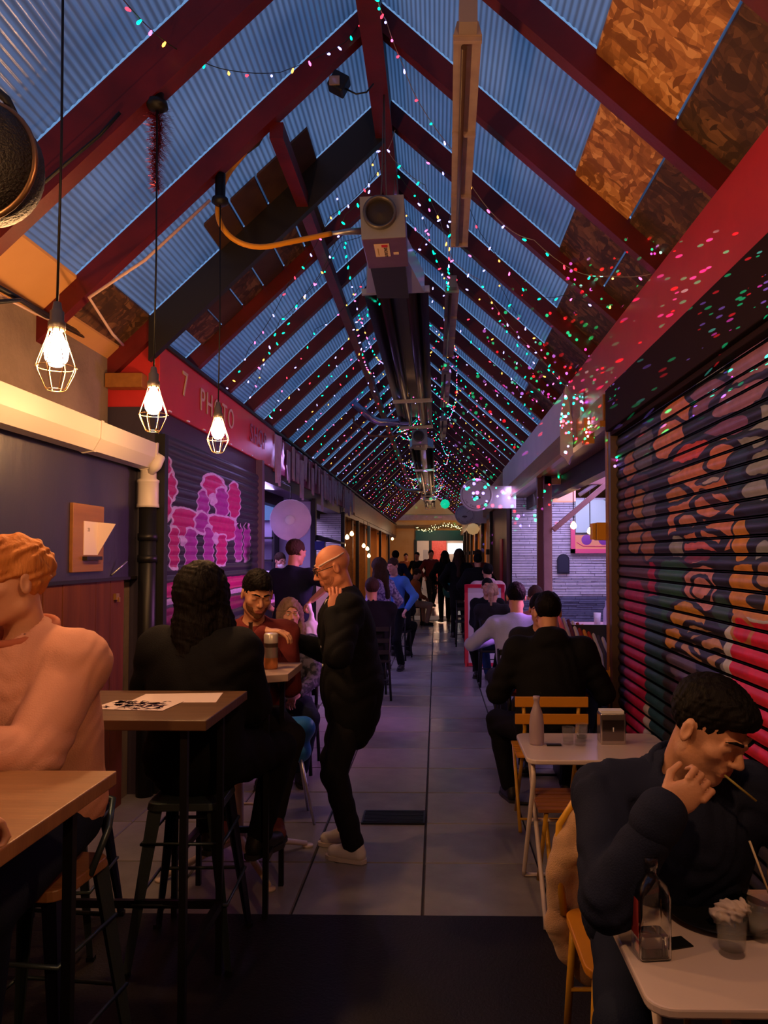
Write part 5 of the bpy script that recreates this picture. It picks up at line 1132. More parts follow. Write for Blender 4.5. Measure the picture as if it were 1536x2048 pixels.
# ------------------------------------------------------------------ furniture
def rounded(w, d, r, n=5):
    P = []
    for cx, cy, a0 in ((w - r, d - r, 0), (r - w, d - r, 90), (r - w, r - d, 180), (w - r, r - d, 270)):
        for k in range(n + 1): a = math.radians(a0 + 90 * k / n); P.append((cx + r * math.cos(a), cy + r * math.sin(a)))
    return P
m_wtop = mat('white_table_enamel', (.62, .50, .47), .25, coat=.3, bump=(8, .05))
m_wleg = mat('white_leg_enamel', (.68, .55, .50), .35)
def folding_table(x0, x1, y0, y1, label, z=.72, top=None, leg=None):
    cx, cy = (x0 + x1) / 2, (y0 + y1) / 2; w, d = (x1 - x0) / 2, (y1 - y0) / 2
    t = thing('folding_table', label, 'table', (cx, cy, 0))
    P = rounded(w, d, .055)
    MB().prism(P, lambda u, v: Vector((u, v, z - .022)), lambda u, v: Vector((u, v, z))).build('tabletop', top or m_wtop, t, bevel=.005)
    lg = leg or m_wleg
    for sx in (-1, 1):
        x = sx * (w - .035); x2 = sx * (w - .065)
        MB().tube([(x, -d + .10, z - .03), (x, -d + .06, z - .10), (x, d * .75, .04), (x, d * .8, .012)], .011, 8).build('leg', lg, t)
        MB().tube([(x2, d - .10, z - .03), (x2, d - .06, z - .10), (x2, -d - .08, .06), (x2, -d - .10, .012)], .011, 8).build('leg', lg, t)
    MB().tube([(-w + .035, d * .8, .012), (w - .035, d * .8, .012)], .010, 8).build('foot_bar', lg, t)
    MB().tube([(-w + .065, -d - .10, .012), (w - .065, -d - .10, .012)], .010, 8).build('foot_bar', lg, t)
    MB().tube([(-w + .05, 0, .36), (w - .05, 0, .36)], .008, 8).build('brace', lg, t)
    return t
folding_table(.44, 1.16, 1.63, 2.21, 'white folding table nearest the viewer with the square bottle and glasses')
folding_table(.415, 1.13, 3.56, 4.10, 'second white folding table, with the napkin dispenser')
folding_table(.47, 1.15, 5.28, 5.92, 'red-topped folding table in front of the man in black', top=mat('red_table_enamel', (.42, .05, .03), .25), leg=m_black)
folding_table(.62, 1.15, 7.45, 7.95, 'lilac-lit table behind the man in the pale blue shirt', leg=m_wleg)
m_bar = mat('bar_table_wood', (.20, .085, .03), .42, var=(6, .6), col2=(.34, .155, .06), stretch=(.25, 4, 1), bump=(30, .12))
m_bar2 = mat('dark_bar_wood', (.085, .04, .02), .45, var=(6, .6), col2=(.15, .075, .035), stretch=(.25, 4, 1), bump=(30, .12))
def bar_table(x0, x1, y0, y1, label, m, z=1.10, clip=0.):
    cx, cy = (x0 + x1) / 2, (y0 + y1) / 2; w, d = (x1 - x0) / 2, (y1 - y0) / 2
    t = thing('high_table', label, 'table', (cx, cy, 0))
    P = [(-w, -d), (w - clip, -d), (w, -d + clip * .5), (w, d), (-w, d)] if clip else [(-w, -d), (w, -d), (w, d), (-w, d)]
    MB().prism(P, lambda u, v: Vector((u, v, z - .035)), lambda u, v: Vector((u, v, z))).build('tabletop', m, t, bevel=.003)
    for sx in (-1, 1):
        for sy in (-1, 1): MB().box((sx * (w - .09) - .012, sy * (d - .06) - .012, 0), (sx * (w - .09) + .012, sy * (d - .06) + .012, z - .035)).build('leg', m_black, t)
        MB().box((sx * (w - .09) - .014, -d + .06, .26), (sx * (w - .09) + .014, d - .06, .29)).build('rail', m_black, t)
    MB().box((-w + .09, d - .07, .26), (w - .09, d - .05, .29)).build('rail', m_black, t)
    return t
bar_table(-2.02, -.815, 1.15, 1.985, 'warm brown high table at the lower left corner', m_bar)
bar_table(-2.02, -.765, 2.585, 3.15, 'dark brown high table carrying the two paper menus', m_bar2)
bar_table(-1.28, -.685, 3.50, 3.98, 'pale-topped high table with the tall beer can', mat('pale_laminate', (.50, .36, .30), .35), clip=.2)
bar_table(-1.75, -1.0, 5.02, 5.62, 'low pale blue-grey table before the blond woman', mat('blue_grey_top', (.22, .21, .30), .35), z=.76)
bar_table(-1.3, -.9, 8.8, 9.4, 'small dark table further along on the left', m_dark, z=.74)

def slat_chair(c, rz, label, m, fr):
    t = thing('slat_chair', label, 'chair', c, rz)      # faces +y
    for z0, z1 in ((.755, .815), (.655, .715)): MB().box((-.215, -.225, z0), (.215, -.208, z1)).build('back_slat', m, t, bevel=.003)
    for sx in (-1, 1):
        MB().tube([(sx * .165, -.20, .80), (sx * .155, -.19, .62), (sx * .16, -.10, .44), (sx * .17, .20, .02)], .011, 8).build('leg', fr, t)
        MB().tube([(sx * .185, .18, .44), (sx * .185, -.20, .02)], .011, 8).build('leg', fr, t)
    for k in range(6): MB().box((-.20, -.17 + k * .064, .445), (.20, -.17 + k * .064 + .05, .460)).build('seat_slat', m, t, bevel=.002)
    MB().tube([(-.185, -.15, .08), (.185, -.15, .08)], .008, 6).build('stretcher', fr, t)
    return t
m_och = mat('orange_painted_wood', (.62, .24, .015), .45, bump=(20, .1))
m_ylw = mat('yellow_metal', (.66, .33, .02), .35)
slat_chair((.68, 4.83, 0), 0, 'orange slatted folding chair behind the second white table, with the man in black', m_och, m_ylw)
ss = thing('slat_stool', 'brown slatted stool pushed under the second white table', 'stool', (.72, 3.86, 0))
for k in range(6): MB().box((-.24, -.17 + k * .058, .44), (.24, -.17 + k * .058 + .046, .458)).build('seat_slat', mat('brown_painted_wood', (.26, .09, .025), .5), ss, bevel=.002)
for sx in (-1, 1):
    MB().tube([(sx * .2, -.15, .44), (sx * .2, .15, 0)], .011, 8).build('leg', m_ylw, ss); MB().tube([(sx * .17, .15, .44), (sx * .17, -.15, 0)], .011, 8).build('leg', m_ylw, ss)
def hoop_chair(c, rz, label, m, seat):
    t = thing('hoop_chair', label, 'chair', c, rz)
    arch = [(-.21, -.20, .44), (-.225, -.235, .60), (-.215, -.26, .72), (-.15, -.275, .81), (-.06, -.28, .84), (.06, -.28, .84), (.15, -.275, .81), (.215, -.26, .72), (.225, -.235, .60), (.21, -.20, .44)]
    MB().tube(arch, .0125, 10).build('back_hoop', m, t)
    for x in (-.08, 0, .08): MB().tube([(x, -.21, .45), (x, -.275, .835)], .006, 6).build('spindle', m, t)
    MB().prism(rounded(.21, .21, .06), lambda u, v: Vector((u, v, .435)), lambda u, v: Vector((u, v, .46))).build('seat', seat, t, bevel=.004)
    for sx in (-1, 1):
        for sy in (-1, 1): MB().tube([(sx * .18, sy * .18, .44), (sx * .205, sy * .21, .0)], .0125, 8).build('leg', m, t)
    MB().tube([(-.19, -.19, .2), (.19, -.19, .2)], .008, 6).build('stretcher', m, t)
    return t
hoop_chair((.64, 2.46, 0), PI, 'yellow hoop-backed chair of the man in navy, coat over its back', m_ylw, m_och)
hoop_chair((.86, 1.12, 0), 0, 'yellow hoop-backed chair on the near side of the nearest white table', m_ylw, m_och)
m_gun = mat('gunmetal_teal', (.085, .12, .13), .38, .7, bump=(90, .1))
m_gun2 = mat('blue_gunmetal', (.03, .03, .08), .35, .7)
def bar_stool(c, rz, label, hoop=True, seat=None, h=.72):
    t = thing('bar_stool', label, 'stool', c, rz)
    MB().prism(rounded(.155, .155, .05), lambda u, v: Vector((u, v, h - .03)), lambda u, v: Vector((u * .96, v * .96, h))).build('seat', seat or m_gun, t, bevel=.004)
    for sx in (-1, 1):
        for sy in (-1, 1):
            b = MB(); top = Vector((sx * .13, sy * .13, h - .03)); bot = Vector((sx * .20, sy * .20, .012)); o = len(b.v)
            w0, w1 = .042, .016
            V = []
            for p, w in ((top, w0), (bot, w1)):
                V += [p + Vector((0, -sy * w, 0)), p + Vector((sx * .012, sy * .012, 0)) * 1.0, p + Vector((-sx * w, 0, 0)), p + Vector((-sx * w * .9, -sy * .005, 0)), p, p + Vector((-sx * .005, -sy * w * .9, 0))]
            b.add(V, [(i, (i + 1) % 6, 6 + (i + 1) % 6, 6 + i) for i in range(6)] + [(0, 5, 4, 3, 2, 1), (6, 7, 8, 9, 10, 11)]); b.build('leg', m_gun if sy < 0 else m_gun2, t)
            MB().cbox(bot, (.03, .03, .024)).build('rubber_foot', m_black, t)
    for z, f in ((.27, .185), (.5, .16)):
        MB().tube([(-f, -f, z), (f, -f, z), (f, f, z), (-f, f, z)], .008, 6, closed=True).build('foot_ring', m_gun, t)
    if hoop: MB().tube([(-.15, -.02, h - .02), (-.17, -.09, h + .10), (-.14, -.17, h + .16), (0, -.20, h + .18), (.14, -.17, h + .16), (.17, -.09, h + .10), (.15, -.02, h - .02)], .011, 8).build('back_hoop', m_gun, t)
    return t
bar_stool((-1.02, 3.27, 0), .05, 'teal metal bar stool under the person in the black coat', hoop=False, h=.655)
bar_stool((-1.20, 2.36, 0), PI - .1, 'metal bar stool with a curved back under the man in the peach sweater', seat=m_bar, h=.70)
bar_stool((-1.62, 3.36, 0), .1, 'dark metal bar stool against the planked wall', hoop=False, h=.66)
st = thing('pedestal_stool', 'white star-based stool under the stubbled man', 'stool', (-1.06, 4.20, 0))
for k in range(4):
    a = PI / 2 * k - .95; MB().tube([(.03 * math.cos(a), .03 * math.sin(a), .13), (.2 * math.cos(a), .2 * math.sin(a), .08), (.40 * math.cos(a), .40 * math.sin(a), .02)], [.024, .02, .014], 8).build('base_leg', m_wleg, st)
    MB().lathe([(0, 0), (.03, 0), (.03, .012), (0, .014)], (.41 * math.cos(a), .41 * math.sin(a), 0), 12).build('foot_pad', m_wleg, st)
MB().tube([(0, 0, .1), (0, 0, .62)], .025, 12).build('column', m_wleg, st)
MB().tube([(.20 * math.cos(2 * PI * k / 24), .20 * math.sin(2 * PI * k / 24), .25) for k in range(24)], .009, 8, closed=True).build('foot_ring', m_wleg, st)
MB().lathe([(0, .61), (.17, .615), (.19, .635), (.18, .655), (0, .66)], n=28).build('seat', m_dark, st)
def plain_chair(c, rz, label, m, seat=None, group=None):
    t = thing('cafe_chair', label, 'chair', c, rz, group)
    MB().prism(rounded(.20, .20, .04), lambda u, v: Vector((u, v, .43)), lambda u, v: Vector((u, v, .455))).build('seat', seat or m, t, bevel=.004)
    for sx in (-1, 1):
        MB().tube([(sx * .17, .17, .43), (sx * .19, .20, 0)], .014, 8).build('leg', m, t)
        MB().tube([(sx * .18, -.20, .84), (sx * .17, -.18, .45), (sx * .19, -.22, 0)], .014, 8).build('leg', m, t)
    for z in (.55, .68, .81): MB().box((-.17, -.215, z - .025), (.17, -.20, z + .025)).build('back_rail', m, t)
    MB().tube([(-.18, 0, .2), (.18, 0, .2)], .008, 6).build('stretcher', m, t)
    return t
plain_chair((.72, 6.95, 0), 0, 'dark chair of the man in the pale blue shirt', m_black)
plain_chair((.74, 9.95, 0), 0, 'dark chair of the blond-ponytailed person', m_black)
plain_chair((.85, 6.38, 0), PI, 'dark chair on the far side of the red table', m_black)
plain_chair((1.03, 8.2, 0), PI, 'dark chair of the pink-lit diner', m_black)
plain_chair((.72, 10.85, 0), PI, 'dark chair in front of the menu board', m_black)
plain_chair((-1.13, 6.05, 0), PI, 'dark chair of the blond woman on the left', m_black)
plain_chair((-.62, 12.4, 0), -.2, 'dark slim-legged chair in the aisle under the seated dark figure', m_black)
plain_chair((-.74, 9.0, 0), .2, 'dark chair nearer the left wall, just before the seated dark figure', m_black)
plain_chair((.55, 14.2, 0), 0, 'dark chair on the right of the aisle beyond the menu board', m_black)
plain_chair((-.60, 18.1, 0), -PI / 3, 'dark chair of the orange-lit person in tan trousers', m_black)
bc = thing('tub_chair', 'bright blue tub chair beneath the low table on the left', 'chair', (-.93, 4.88, 0), .3)
S = Sdf().cap((-.10, .0, .56), (.10, 0, .56), .075, k=.06).cap((-.08, .0, .42), (.08, 0, .42), .07, k=.06)
me = S.mesh('tub_shell', .012); me.materials.append(mat('blue_vinyl', (.03, .20, .55), .35)); put('tub_shell', me, bc)
for sx in (-1, 1):
    for sy in (-1, 1): MB().tube([(sx * .08, sy * .05, .38), (sx * .15, sy * .14, 0)], .009, 6).build('leg', m_alu, bc)

# coat, blanket, jacket --------------------------------------------------
m_coat = mat('beige_wool', (.46, .255, .115), .95, var=(16, .5), col2=(.60, .35, .18), bump=(260, .5), sheen=.3)
S = Sdf(); C0 = Vector((.47, 2.69, 0))
for (p, q, r0, r1) in (((.60, 2.70, .86), (.52, 2.72, .74), .022, .035), ((.56, 2.70, .86), (.455, 2.72, .66), .028, .042), ((.455, 2.72, .66), (.43, 2.72, .56), .045, .05), ((.43, 2.72, .58), (.425, 2.71, .38), .042, .048), ((.425, 2.71, .38), (.455, 2.71, .30), .046, .04), ((.50, 2.73, .72), (.50, 2.72, .42), .04, .048), ((.50, 2.72, .42), (.505, 2.71, .24), .048, .042), ((.55, 2.73, .62), (.545, 2.72, .28), .034, .036), ((.46, 2.70, .30), (.53, 2.70, .22), .04, .036), ((.44, 2.685, .62), (.50, 2.68, .64), .022, .03)):
    S.cap(p, q, r0, r1, k=.022)
S.cap((.475, 2.665, .56), (.47, 2.66, .30), .007, .012, k=.02, mode='s')
me = S.mesh('coat', .006, fold=(.007, 48)); me.materials.append(m_coat); V_ = Matrix.Translation(-C0); me.transform(V_); tag(put('beige_coat', me, None, C0), 'beige fleece coat slung over the yellow chair of the man in navy', 'coat')
S = Sdf().cap((.62, 1.33, .835), (1.02, 1.35, .84), .06, .07, k=.05).cap((.66, 1.34, .80), (.66, 1.37, .60), .06, .07, k=.05).cap((.95, 1.34, .80), (.95, 1.37, .60), .06, .07, k=.05)
me = S.mesh('jacket', .01, fold=(.005, 50)); me.materials.append(mat('charcoal_wool', (.035, .03, .032), .95, bump=(300, .7))); tag(put('charcoal_jacket', me), 'charcoal woollen jacket over the chair at the lower right corner', 'jacket')
strp = thing('striped_throw', 'striped throw draped over a chair beside the man in black', 'blanket', (1.08, 5.75, 0))
cols = [(.45, .10, .16), (.30, .24, .34), (.08, .02, .05), (.40, .36, .45), (.25, .03, .03), (.50, .20, .04), (.30, .03, .02), (.35, .30, .30), (.05, .04, .06), (.38, .32, .36)]
for k, c in enumerate(cols):
    x = -.16 + k * .034
    MB().tube([(x - .02, -.02, 1.20 - k * .012), (x, -.06, 1.12 - k * .014), (x + .03, -.09, 1.0 - k * .01), (x + .05, -.08, .78)], [.012, .019, .021, .02], 8).build('stripe', cloth('stripe_%s' % 'abcdefghij'[k], c), strp)
MB().box((-.18, -.05, .44), (.20, -.01, 1.14)).build('chair_panel', m_dark, strp)
MB().box((-.18, -.05, 0), (.20, .3, .44)).build('chair_base', m_dark, strp)

# table ware --------------------------------------------------------------
glassm = mat('tumbler_glass', (.30, .28, .27), .03, alpha=.13, spec=1., coat=1.)
waterm = mat('water', (.5, .48, .46), .02, alpha=.14, spec=1.)
def tumbler(c, r, h, label, fill=None, fm=None):
    t = thing('tumbler', label, 'glass', c)
    MB().lathe([(0, 0), (r * .80, 0), (r * .86, .004), (r, h), (r - .003, h), (r * .82, .014), (0, .012)], n=32).build('glass_wall', glassm, t)
    if fill: MB().lathe([(0, .014), (r * .80, .015), (r * .80 + (r - r * .8) * fill * .9, .012 + (h - .012) * fill), (0, .012 + (h - .012) * fill)], n=32).build('drink', fm or waterm, t)
    return t
sq = thing('square_bottle', 'clear square glass water bottle on the nearest table', 'bottle', (.50, 1.845, .72))
b = MB(); lv = [(.034, 0, .008), (.038, .006, .010), (.0385, .14, .010), (.034, .165, .012), (.019, .182, .012), (.0145, .19, .012), (.0145, .20, .012), (.018, .204, .014), (.018, .226, .014), (.0155, .228, .014)]
V = []; F = []; nn = None
for (w, z, r) in lv:
    rr = min(r, w * .98) if w > .02 else w * .98; P = rounded(w, w * (.9 if w > .02 else 1), rr, 5); nn = len(P); V += [(u, v, z) for u, v in P]
for i in range(len(lv) - 1):
    for k in range(nn): F.append((i * nn + k, i * nn + (k + 1) % nn, (i + 1) * nn + (k + 1) % nn, (i + 1) * nn + k))
F.append(tuple(range(nn))[::-1]); F.append(tuple((len(lv) - 1) * nn + k for k in range(nn)))
b.add(V, F, True); ob_ = b.build('glass_body', mat('bottle_glass', (.94, .95, .96), .02, trans=1., ior=1.45), sq); md = ob_.modifiers.new('solid', 'SOLIDIFY'); md.thickness = .0035; md.offset = -1
MB().prism(rounded(.031, .028, .008), lambda u, v: Vector((u, v, .010)), lambda u, v: Vector((u, v, .055))).build('water', mat('bottle_water', (.95, .96, .97), .0, trans=1., ior=1.33), sq)
MB().box((-.0392, -.022, .05), (-.0386, .022, .135)).build('red_label', mat('red_print', (.30, .03, .03), .5), sq)
sq.rotation_euler = (0, 0, .12)
pl = thing('plate', 'black plate under the crumpled napkin', 'plate', (.735, 2.045, .72))
MB().lathe([(0, .003), (.07, .003), (.10, .007), (.135, .018), (.138, .016), (.105, .0), (0, 0)], n=40).build('dish', mat('black_ceramic', (.008, .008, .009), .3), pl)
S = Sdf().ell((0, 0, .03), (.038, .03, .028), k=.02).ell((.03, .01, .035), (.026, .022, .02), k=.01).ell((-.03, -.005, .026), (.022, .02, .016), k=.01)
me = S.mesh('napkin', .0035, fold=(.0045, 190, 1)); me.materials.append(mat('napkin_paper', (.72, .58, .52), .9)); tag(put('crumpled_napkin', me, None, (.735, 1.99, .725)), 'crumpled paper napkin on the black plate', 'napkin')
tumbler((.69, 1.855, .72), .036, .085, 'water tumbler in front of the black plate', .55)
tumbler((.795, 1.93, .72), .038, .09, 'second water tumbler, right of the first', .45)
tg = tumbler((.875, 2.02, .72), .030, .15, 'tall glass of orange drink at the right edge', .8, mat('orange_drink', (.75, .28, .02), .2))
MB().tube([(-.01, 0, .02), (-.075, 0, .20)], .003, 6).build('straw', mat('straw_cream', (.7, .55, .35), .5), tg)
tag(MB().box((-.03, -.025, 0), (.03, .025, .003)).build('coaster', m_black, None, (.575, 1.90, .72), (0, 0, .3)), 'small dark coaster by the square bottle', 'coaster')
fb = MB().lathe([(0, 0), (.034, 0), (.037, .01), (.036, .10), (.030, .15), (.018, .185), (.014, .20), (.014, .215), (.017, .22), (.017, .235), (0, .235)], n=28).build('frosted_bottle', mat('frosted_glass', (.50, .38, .44), .3, trans=.35), None, (.495, 3.86, .72)); tag(fb, 'frosted lilac bottle on the second white table', 'bottle')
for k, (x, y) in enumerate(((.65, 3.86), (.705, 3.84), (.73, 3.93))): tumbler((x, y, .72), .031, .085, ['left one of the three empty tumblers on the second table', 'front one of the three empty tumblers on the second table', 'rear right one of the three empty tumblers on the second table'][k], .2)
tag(MB().cbox((0, 0, .004), (.07, .025, .008)).build('lighter', m_black, None, (.575, 3.83, .72)), 'small dark lighter beside the frosted bottle', 'lighter')
def dispenser(c, w, h, label, m):
    t = thing('napkin_dispenser', label, 'napkin dispenser', c)
    MB().box((-w, -.045, 0), (w, .045, h)).build('case', m, t, bevel=.006)
    MB().box((-w * .85, -.048, h * .12), (w * .85, -.044, h * .80)).build('front_plate', mat('dark_chrome', (.25, .22, .22), .12, .95), t)
    MB().box((-w * .9, -.035, h), (w * .9, .035, h + .012)).build('napkins', m_white, t)
    MB().tube([(0, -.05, h * .42), (0, -.05, h * .56)], .003, 6).build('slot', m_white, t)
    return t
dispenser((.87, 3.90, .72), .062, .150, 'chrome napkin dispenser on the second white table', mat('chrome', (.55, .5, .5), .15, .9))
dispenser((.53, 5.50, .72), .045, .14, 'orange and chrome napkin holder on the red table', mat('orange_case', (.60, .25, .02), .35))
tag(MB().lathe([(0, 0), (.038, 0), (.045, .09), (.042, .09), (.034, .006), (0, .006)], n=20).build('paper_cup', mat('orange_cup', (.75, .25, .05), .5), None, (1.05, 5.35, .72)), 'orange and red cup at the right end of the red table', 'cup')
# menus on the dark bar table
m_pap = mat('warm_paper', (.74, .60, .56), .7)
m1 = MB(); w_ = [at(250, 1404, 2.78), at(430, 1405, 2.78), at(445, 1386, 3.02), at(292, 1387, 3.02)]
def paper(quadpx, z, label, nm, dood=False):
    P = []
    for (px, py) in quadpx:
        D = (EYE - z) * FPX / (py - 1110.0); P.append(at(px, py, D)); P[-1].z = z
    c = sum(P, Vector()) / 4; b = MB(); Q = [p - c for p in P]
    b.add(Q + [q + Vector((0, 0, .0012)) for q in Q], [(3, 2, 1, 0), (4, 5, 6, 7), (0, 1, 5, 4), (1, 2, 6, 5), (2, 3, 7, 6), (3, 0, 4, 7)])
    o = b.build(nm, m_pap, None, c); tag(o, label, 'menu')
    if dood:
        d = MB(); rr = random.Random(5)
        for k in range(70):
            u, v = rr.uniform(.10, .9), rr.uniform(.12, .88); p = (Q[0].lerp(Q[1], u)).lerp(Q[3].lerp(Q[2], u), v); p.z = .0016
            pts = [p + Vector((rr.uniform(-.02, .02), rr.uniform(-.025, .025), 0)) for _ in range(rr.randint(3, 6))]
            for i in range(1, len(pts) - 1):
                if rr.random() < .6: d.add([pts[0], pts[i], pts[i + 1]], [(0, 1, 2)])
            for a, b2 in zip(pts[:-1], pts[1:]):
                t_ = (b2 - a); n_ = Vector((-t_.y, t_.x, 0)).normalized() * .0013; d.add([a - n_, a + n_, b2 + n_, b2 - n_], [(0, 1, 2, 3)])
        d.build('drawings', m_ink, o)
paper([(255, 1405), (432, 1404), (446, 1385), (292, 1388)], 1.1, 'plain pale paper menu, the farther of the two', 'paper_menu')
paper([(178, 1418), (325, 1421), (368, 1402), (232, 1401)], 1.1014, 'paper menu printed with black drawings, the nearer of the two', 'paper_menu', True)
# beer can and small bottle on the pale high table
cn = thing('tall_can', 'tall white and amber beer can under the man\'s hand', 'can', (-.80, 3.76, 1.10))
MB().lathe([(0, 0), (.030, 0), (.034, .006), (.034, .055)], n=24).build('amber_band', mat('amber_band', (.65, .25, .08), .25, .5), cn)
MB().lathe([(.034, .055), (.034, .105)], n=24).build('silver_band', mat('silver_band', (.6, .5, .45), .25, .7), cn)
MB().lathe([(.034, .105), (.034, .125)], n=24).build('dark_band', mat('dark_band', (.10, .06, .05), .3, .4), cn)
MB().lathe([(.034, .125), (.034, .165), (.029, .172), (.027, .171), (0, .171)], n=24).build('white_band', mat('white_band', (.66, .58, .5), .3, .3), cn)
MB().lathe(bottle_prof(.23, .028), n=16).build('glass', mat('brown_clear_glass', (.16, .09, .06), .08, trans=.4), tag(put('small_bottle', MB().lathe([(0, 0), (.029, 0), (.0295, .06), (0, .06)], n=16).mesh('lbl', mat('bottle_label', (.35, .28, .26), .5)), None, (-.885, 3.70, 1.10)), 'small glass bottle left of the tall beer can', 'bottle'))
tag(MB().lathe([(0, 0), (.04, 0), (.06, .03), (.056, .03), (.038, .006), (0, .006)], n=20).build('ashtray', mat('dark_glass', (.03, .03, .06), .2), None, (-1.22, 5.25, .76)), 'small dark dish on the low pale table', 'dish')
# sign-holder on the navy wall
wb = thing('wall_board', 'wooden board on the navy wall holding a folded white card', 'board', (-2.09, 4.58, 1.52))
MB().box((0, -.20, .03), (.022, .21, .43)).build('board', m_brown, wb, bevel=.003)
MB().box((.022, -.07, .13), (.026, .12, .33)).build('card_back', m_pap, wb)
MB().prism([(0, .13), (0, .33), (.11, .32)], lambda u, v: Vector((.026 + u, .11, v)), lambda u, v: Vector((.026 + u, .115, v))).build('card_wing', m_pap, wb)
MB().box((.022, -.08, .10), (.05, .13, .122)).build('ledge', m_dark, wb)
o = put('card_lettering', text_mesh('card_lettering', '23', .03, mat('grey_ink', (.25, .18, .16), .6), .0008), wb, (.0268, -.01, .28), (PI / 2, 0, PI / 2))
tag(MB().tube([(0, 0, 0), (.06, .10, .09)], .006, 6).build('coat_hook', m_steel, None, (-2.085, 4.95, 1.52)), 'thin metal hook sticking out above the planks', 'hook')
tag(MB().cbox((0, 0, 0), (.02, .05, .04)).cbox((.012, .01, -.02), (.012, .02, .03)).build('door_catch', mat('brass', (.5, .3, .1), .35, .8), None, (-2.08, 5.02, 1.38)), 'small brass catch on the planks below the hook', 'catch')
# A-board
ab = thing('menu_board', 'red framed white menu board standing in the right aisle', 'menu board', (.73, 11.55, 0))
m_rf = mat('red_frame', (.62, .01, .05), .4); m_bw = mat('board_white', (.62, .52, .60), .5)
for s_ in (0, 1):
    y = -.0 + s_ * .35; dz = .0; tilt = (.16 if s_ == 0 else -.16)
    M = Matrix.Translation((0, y, 0)) @ Matrix.Rotation(-tilt, 4, 'X')
    MB().cbox((0, 0, .62), (.50, .015, 1.14), M=M).build('panel', m_bw, ab)
    for x in (-.275, .275): MB().cbox((x, 0, .61), (.05, .03, 1.22), M=M).build('frame_bar', m_rf, ab)
    for z in (.03, 1.2): MB().cbox((0, 0, z), (.55, .03, .05), M=M).build('frame_bar', m_rf, ab)
    if s_ == 0:
        for (x, z, w) in ((-.12, 1.0, .03), (-.06, 1.0, .03), (.05, .9, .2), (.02, .82, .26), (.0, .74, .22), (-.02, .6, .2), (-.12, .42, .12)): MB().cbox((x, -.011, z), (w, .003, .015), M=M).build('menu_line', m_ink, ab)
# bags
bg_ = thing('carrier_bag', 'white plastic carrier bag lit violet, held by the man in the navy T-shirt', 'bag', (-1.235, 7.70, .66))
S = Sdf().ell((0, 0, .18), (.165, .09, .15), k=.04).cap((0, 0, .12), (.0, 0, .03), .09, .02, k=.06).cap((0, 0, .28), (.0, 0, .40), .05, .018, k=.05).cap((0, 0, .40), (-.03, 0, .49), .016, .028, k=.02)
me = S.mesh('bag', .008, fold=(.005, 60)); me.materials.append(mat('white_plastic', (.72, .66, .80), .45)); put('sack', me, bg_)
S = Sdf().ell((0, 0, 0), (.14, .08, .18), k=.04); me = S.mesh('bag', .014, fold=(.008, 40)); me.materials.append(mat('teal_bag', (.02, .16, .16), .5)); o = put('shopping_bag', me, None, (.30, 18.7, .80)); tag(o, 'dark teal bag carried by the person walking away', 'bag')
MB().tube([(-.08, 0, .15), (-.03, 0, .42), (.03, 0, .42), (.08, 0, .15)], .008, 5).build('handle', m_wc, o)
# ------------------------------------------------------------------ people
def LP(loc, yaw, x, y, z):
    a = -math.radians(yaw); dx, dy = x - loc[0], y - loc[1]
    return (dx * math.cos(a) - dy * math.sin(a), dx * math.sin(a) + dy * math.cos(a), z - (loc[2] if len(loc) > 2 else 0))
def LD(yaw, x, y, z):
    a = -math.radians(yaw); return (x * math.cos(a) - y * math.sin(a), x * math.sin(a) + y * math.cos(a), z)
# man in the peach sweater
Lc = (-1.205, 2.40, 0); Y = 163
human('man with wavy ginger hair in a peach sweater, arms folded on the wooden table', Lc, Y, 1.76, sit=.79, lean=10, head=(-20, 6, 0), cuffs=True, ff=80, top=C_PEACH, tt=.036, bottom=C_JEAN, hair=('curly', H_GIN), sk=SK1, lod=2, fold=.0055,
      wl=LP(Lc, Y, -1.28, 1.93, 1.165), el=LD(Y, .8, .2, -1), wr=LP(Lc, Y, -1.30, 2.03, 1.165), er=LD(Y, -.8, -.1, -1), hand_l=(LD(Y, -1, 0, 0), LD(Y, 0, 0, -1), .3), hand_r=(LD(Y, 1, .2, .1), LD(Y, 0, 1, -.3), .5))
# man in navy
Lc = (.655, 2.36, 0); Y = 182
human('man in a navy jacket leaning over the nearest white table, hand at his mouth', Lc, Y, 1.82, sit=.46, lean=24, head=(30, 30, -4), top=C_NAVY, tt=.026, bottom=C_JEAN, hair=('fade', H_BLK), sk=SK2, lod=2, fold=.011, ff=75, bulk=1.12, part_names=('jacket', 'trousers'),
      wr=LP(Lc, Y, .545, 1.885, 1.045), er=LD(Y, -.55, .25, -1), cuffs=True, wl=LP(Lc, Y, .98, 1.93, .80), el=LD(Y, .9, .1, -.5), hand_r=(LD(Y, .72, -.12, .50), LD(Y, .35, .8, .1), .62), hand_l=(LD(Y, -.6, -.7, 0), LD(Y, 0, 0, -1), .4))
HN = HUM['man in a navy jacket leaning over the nearest white table, hand at his mouth']
o = MB().tube([HN['HL'](.01, .095, -.063), HN['HL'](-.05, .165, -.088)], .0032, 6).build('drinking_straw', mat('olive_straw', (.28, .22, .05), .5), HN['root'])
# hand of a companion at the left edge
Lc = (-1.16, .95, 0); Y = -2
human('person mostly outside the left edge, only a fist on the wooden table in view', Lc, Y, 1.7, sit=.70, lean=6, top=C_DK, hair=('short', H_BRN), sk=SK1, lod=1, wr=LP(Lc, Y, -.885, 1.41, 1.145), er=(.5, -.4, -1), wl=LP(Lc, Y, -1.3, 1.3, 1.15), hand_r=((.35, 1, 0), (0, 0, -1), .85))
bar_stool((-1.16, .93, 0), 0, 'metal bar stool outside the left edge of the view', h=.69)
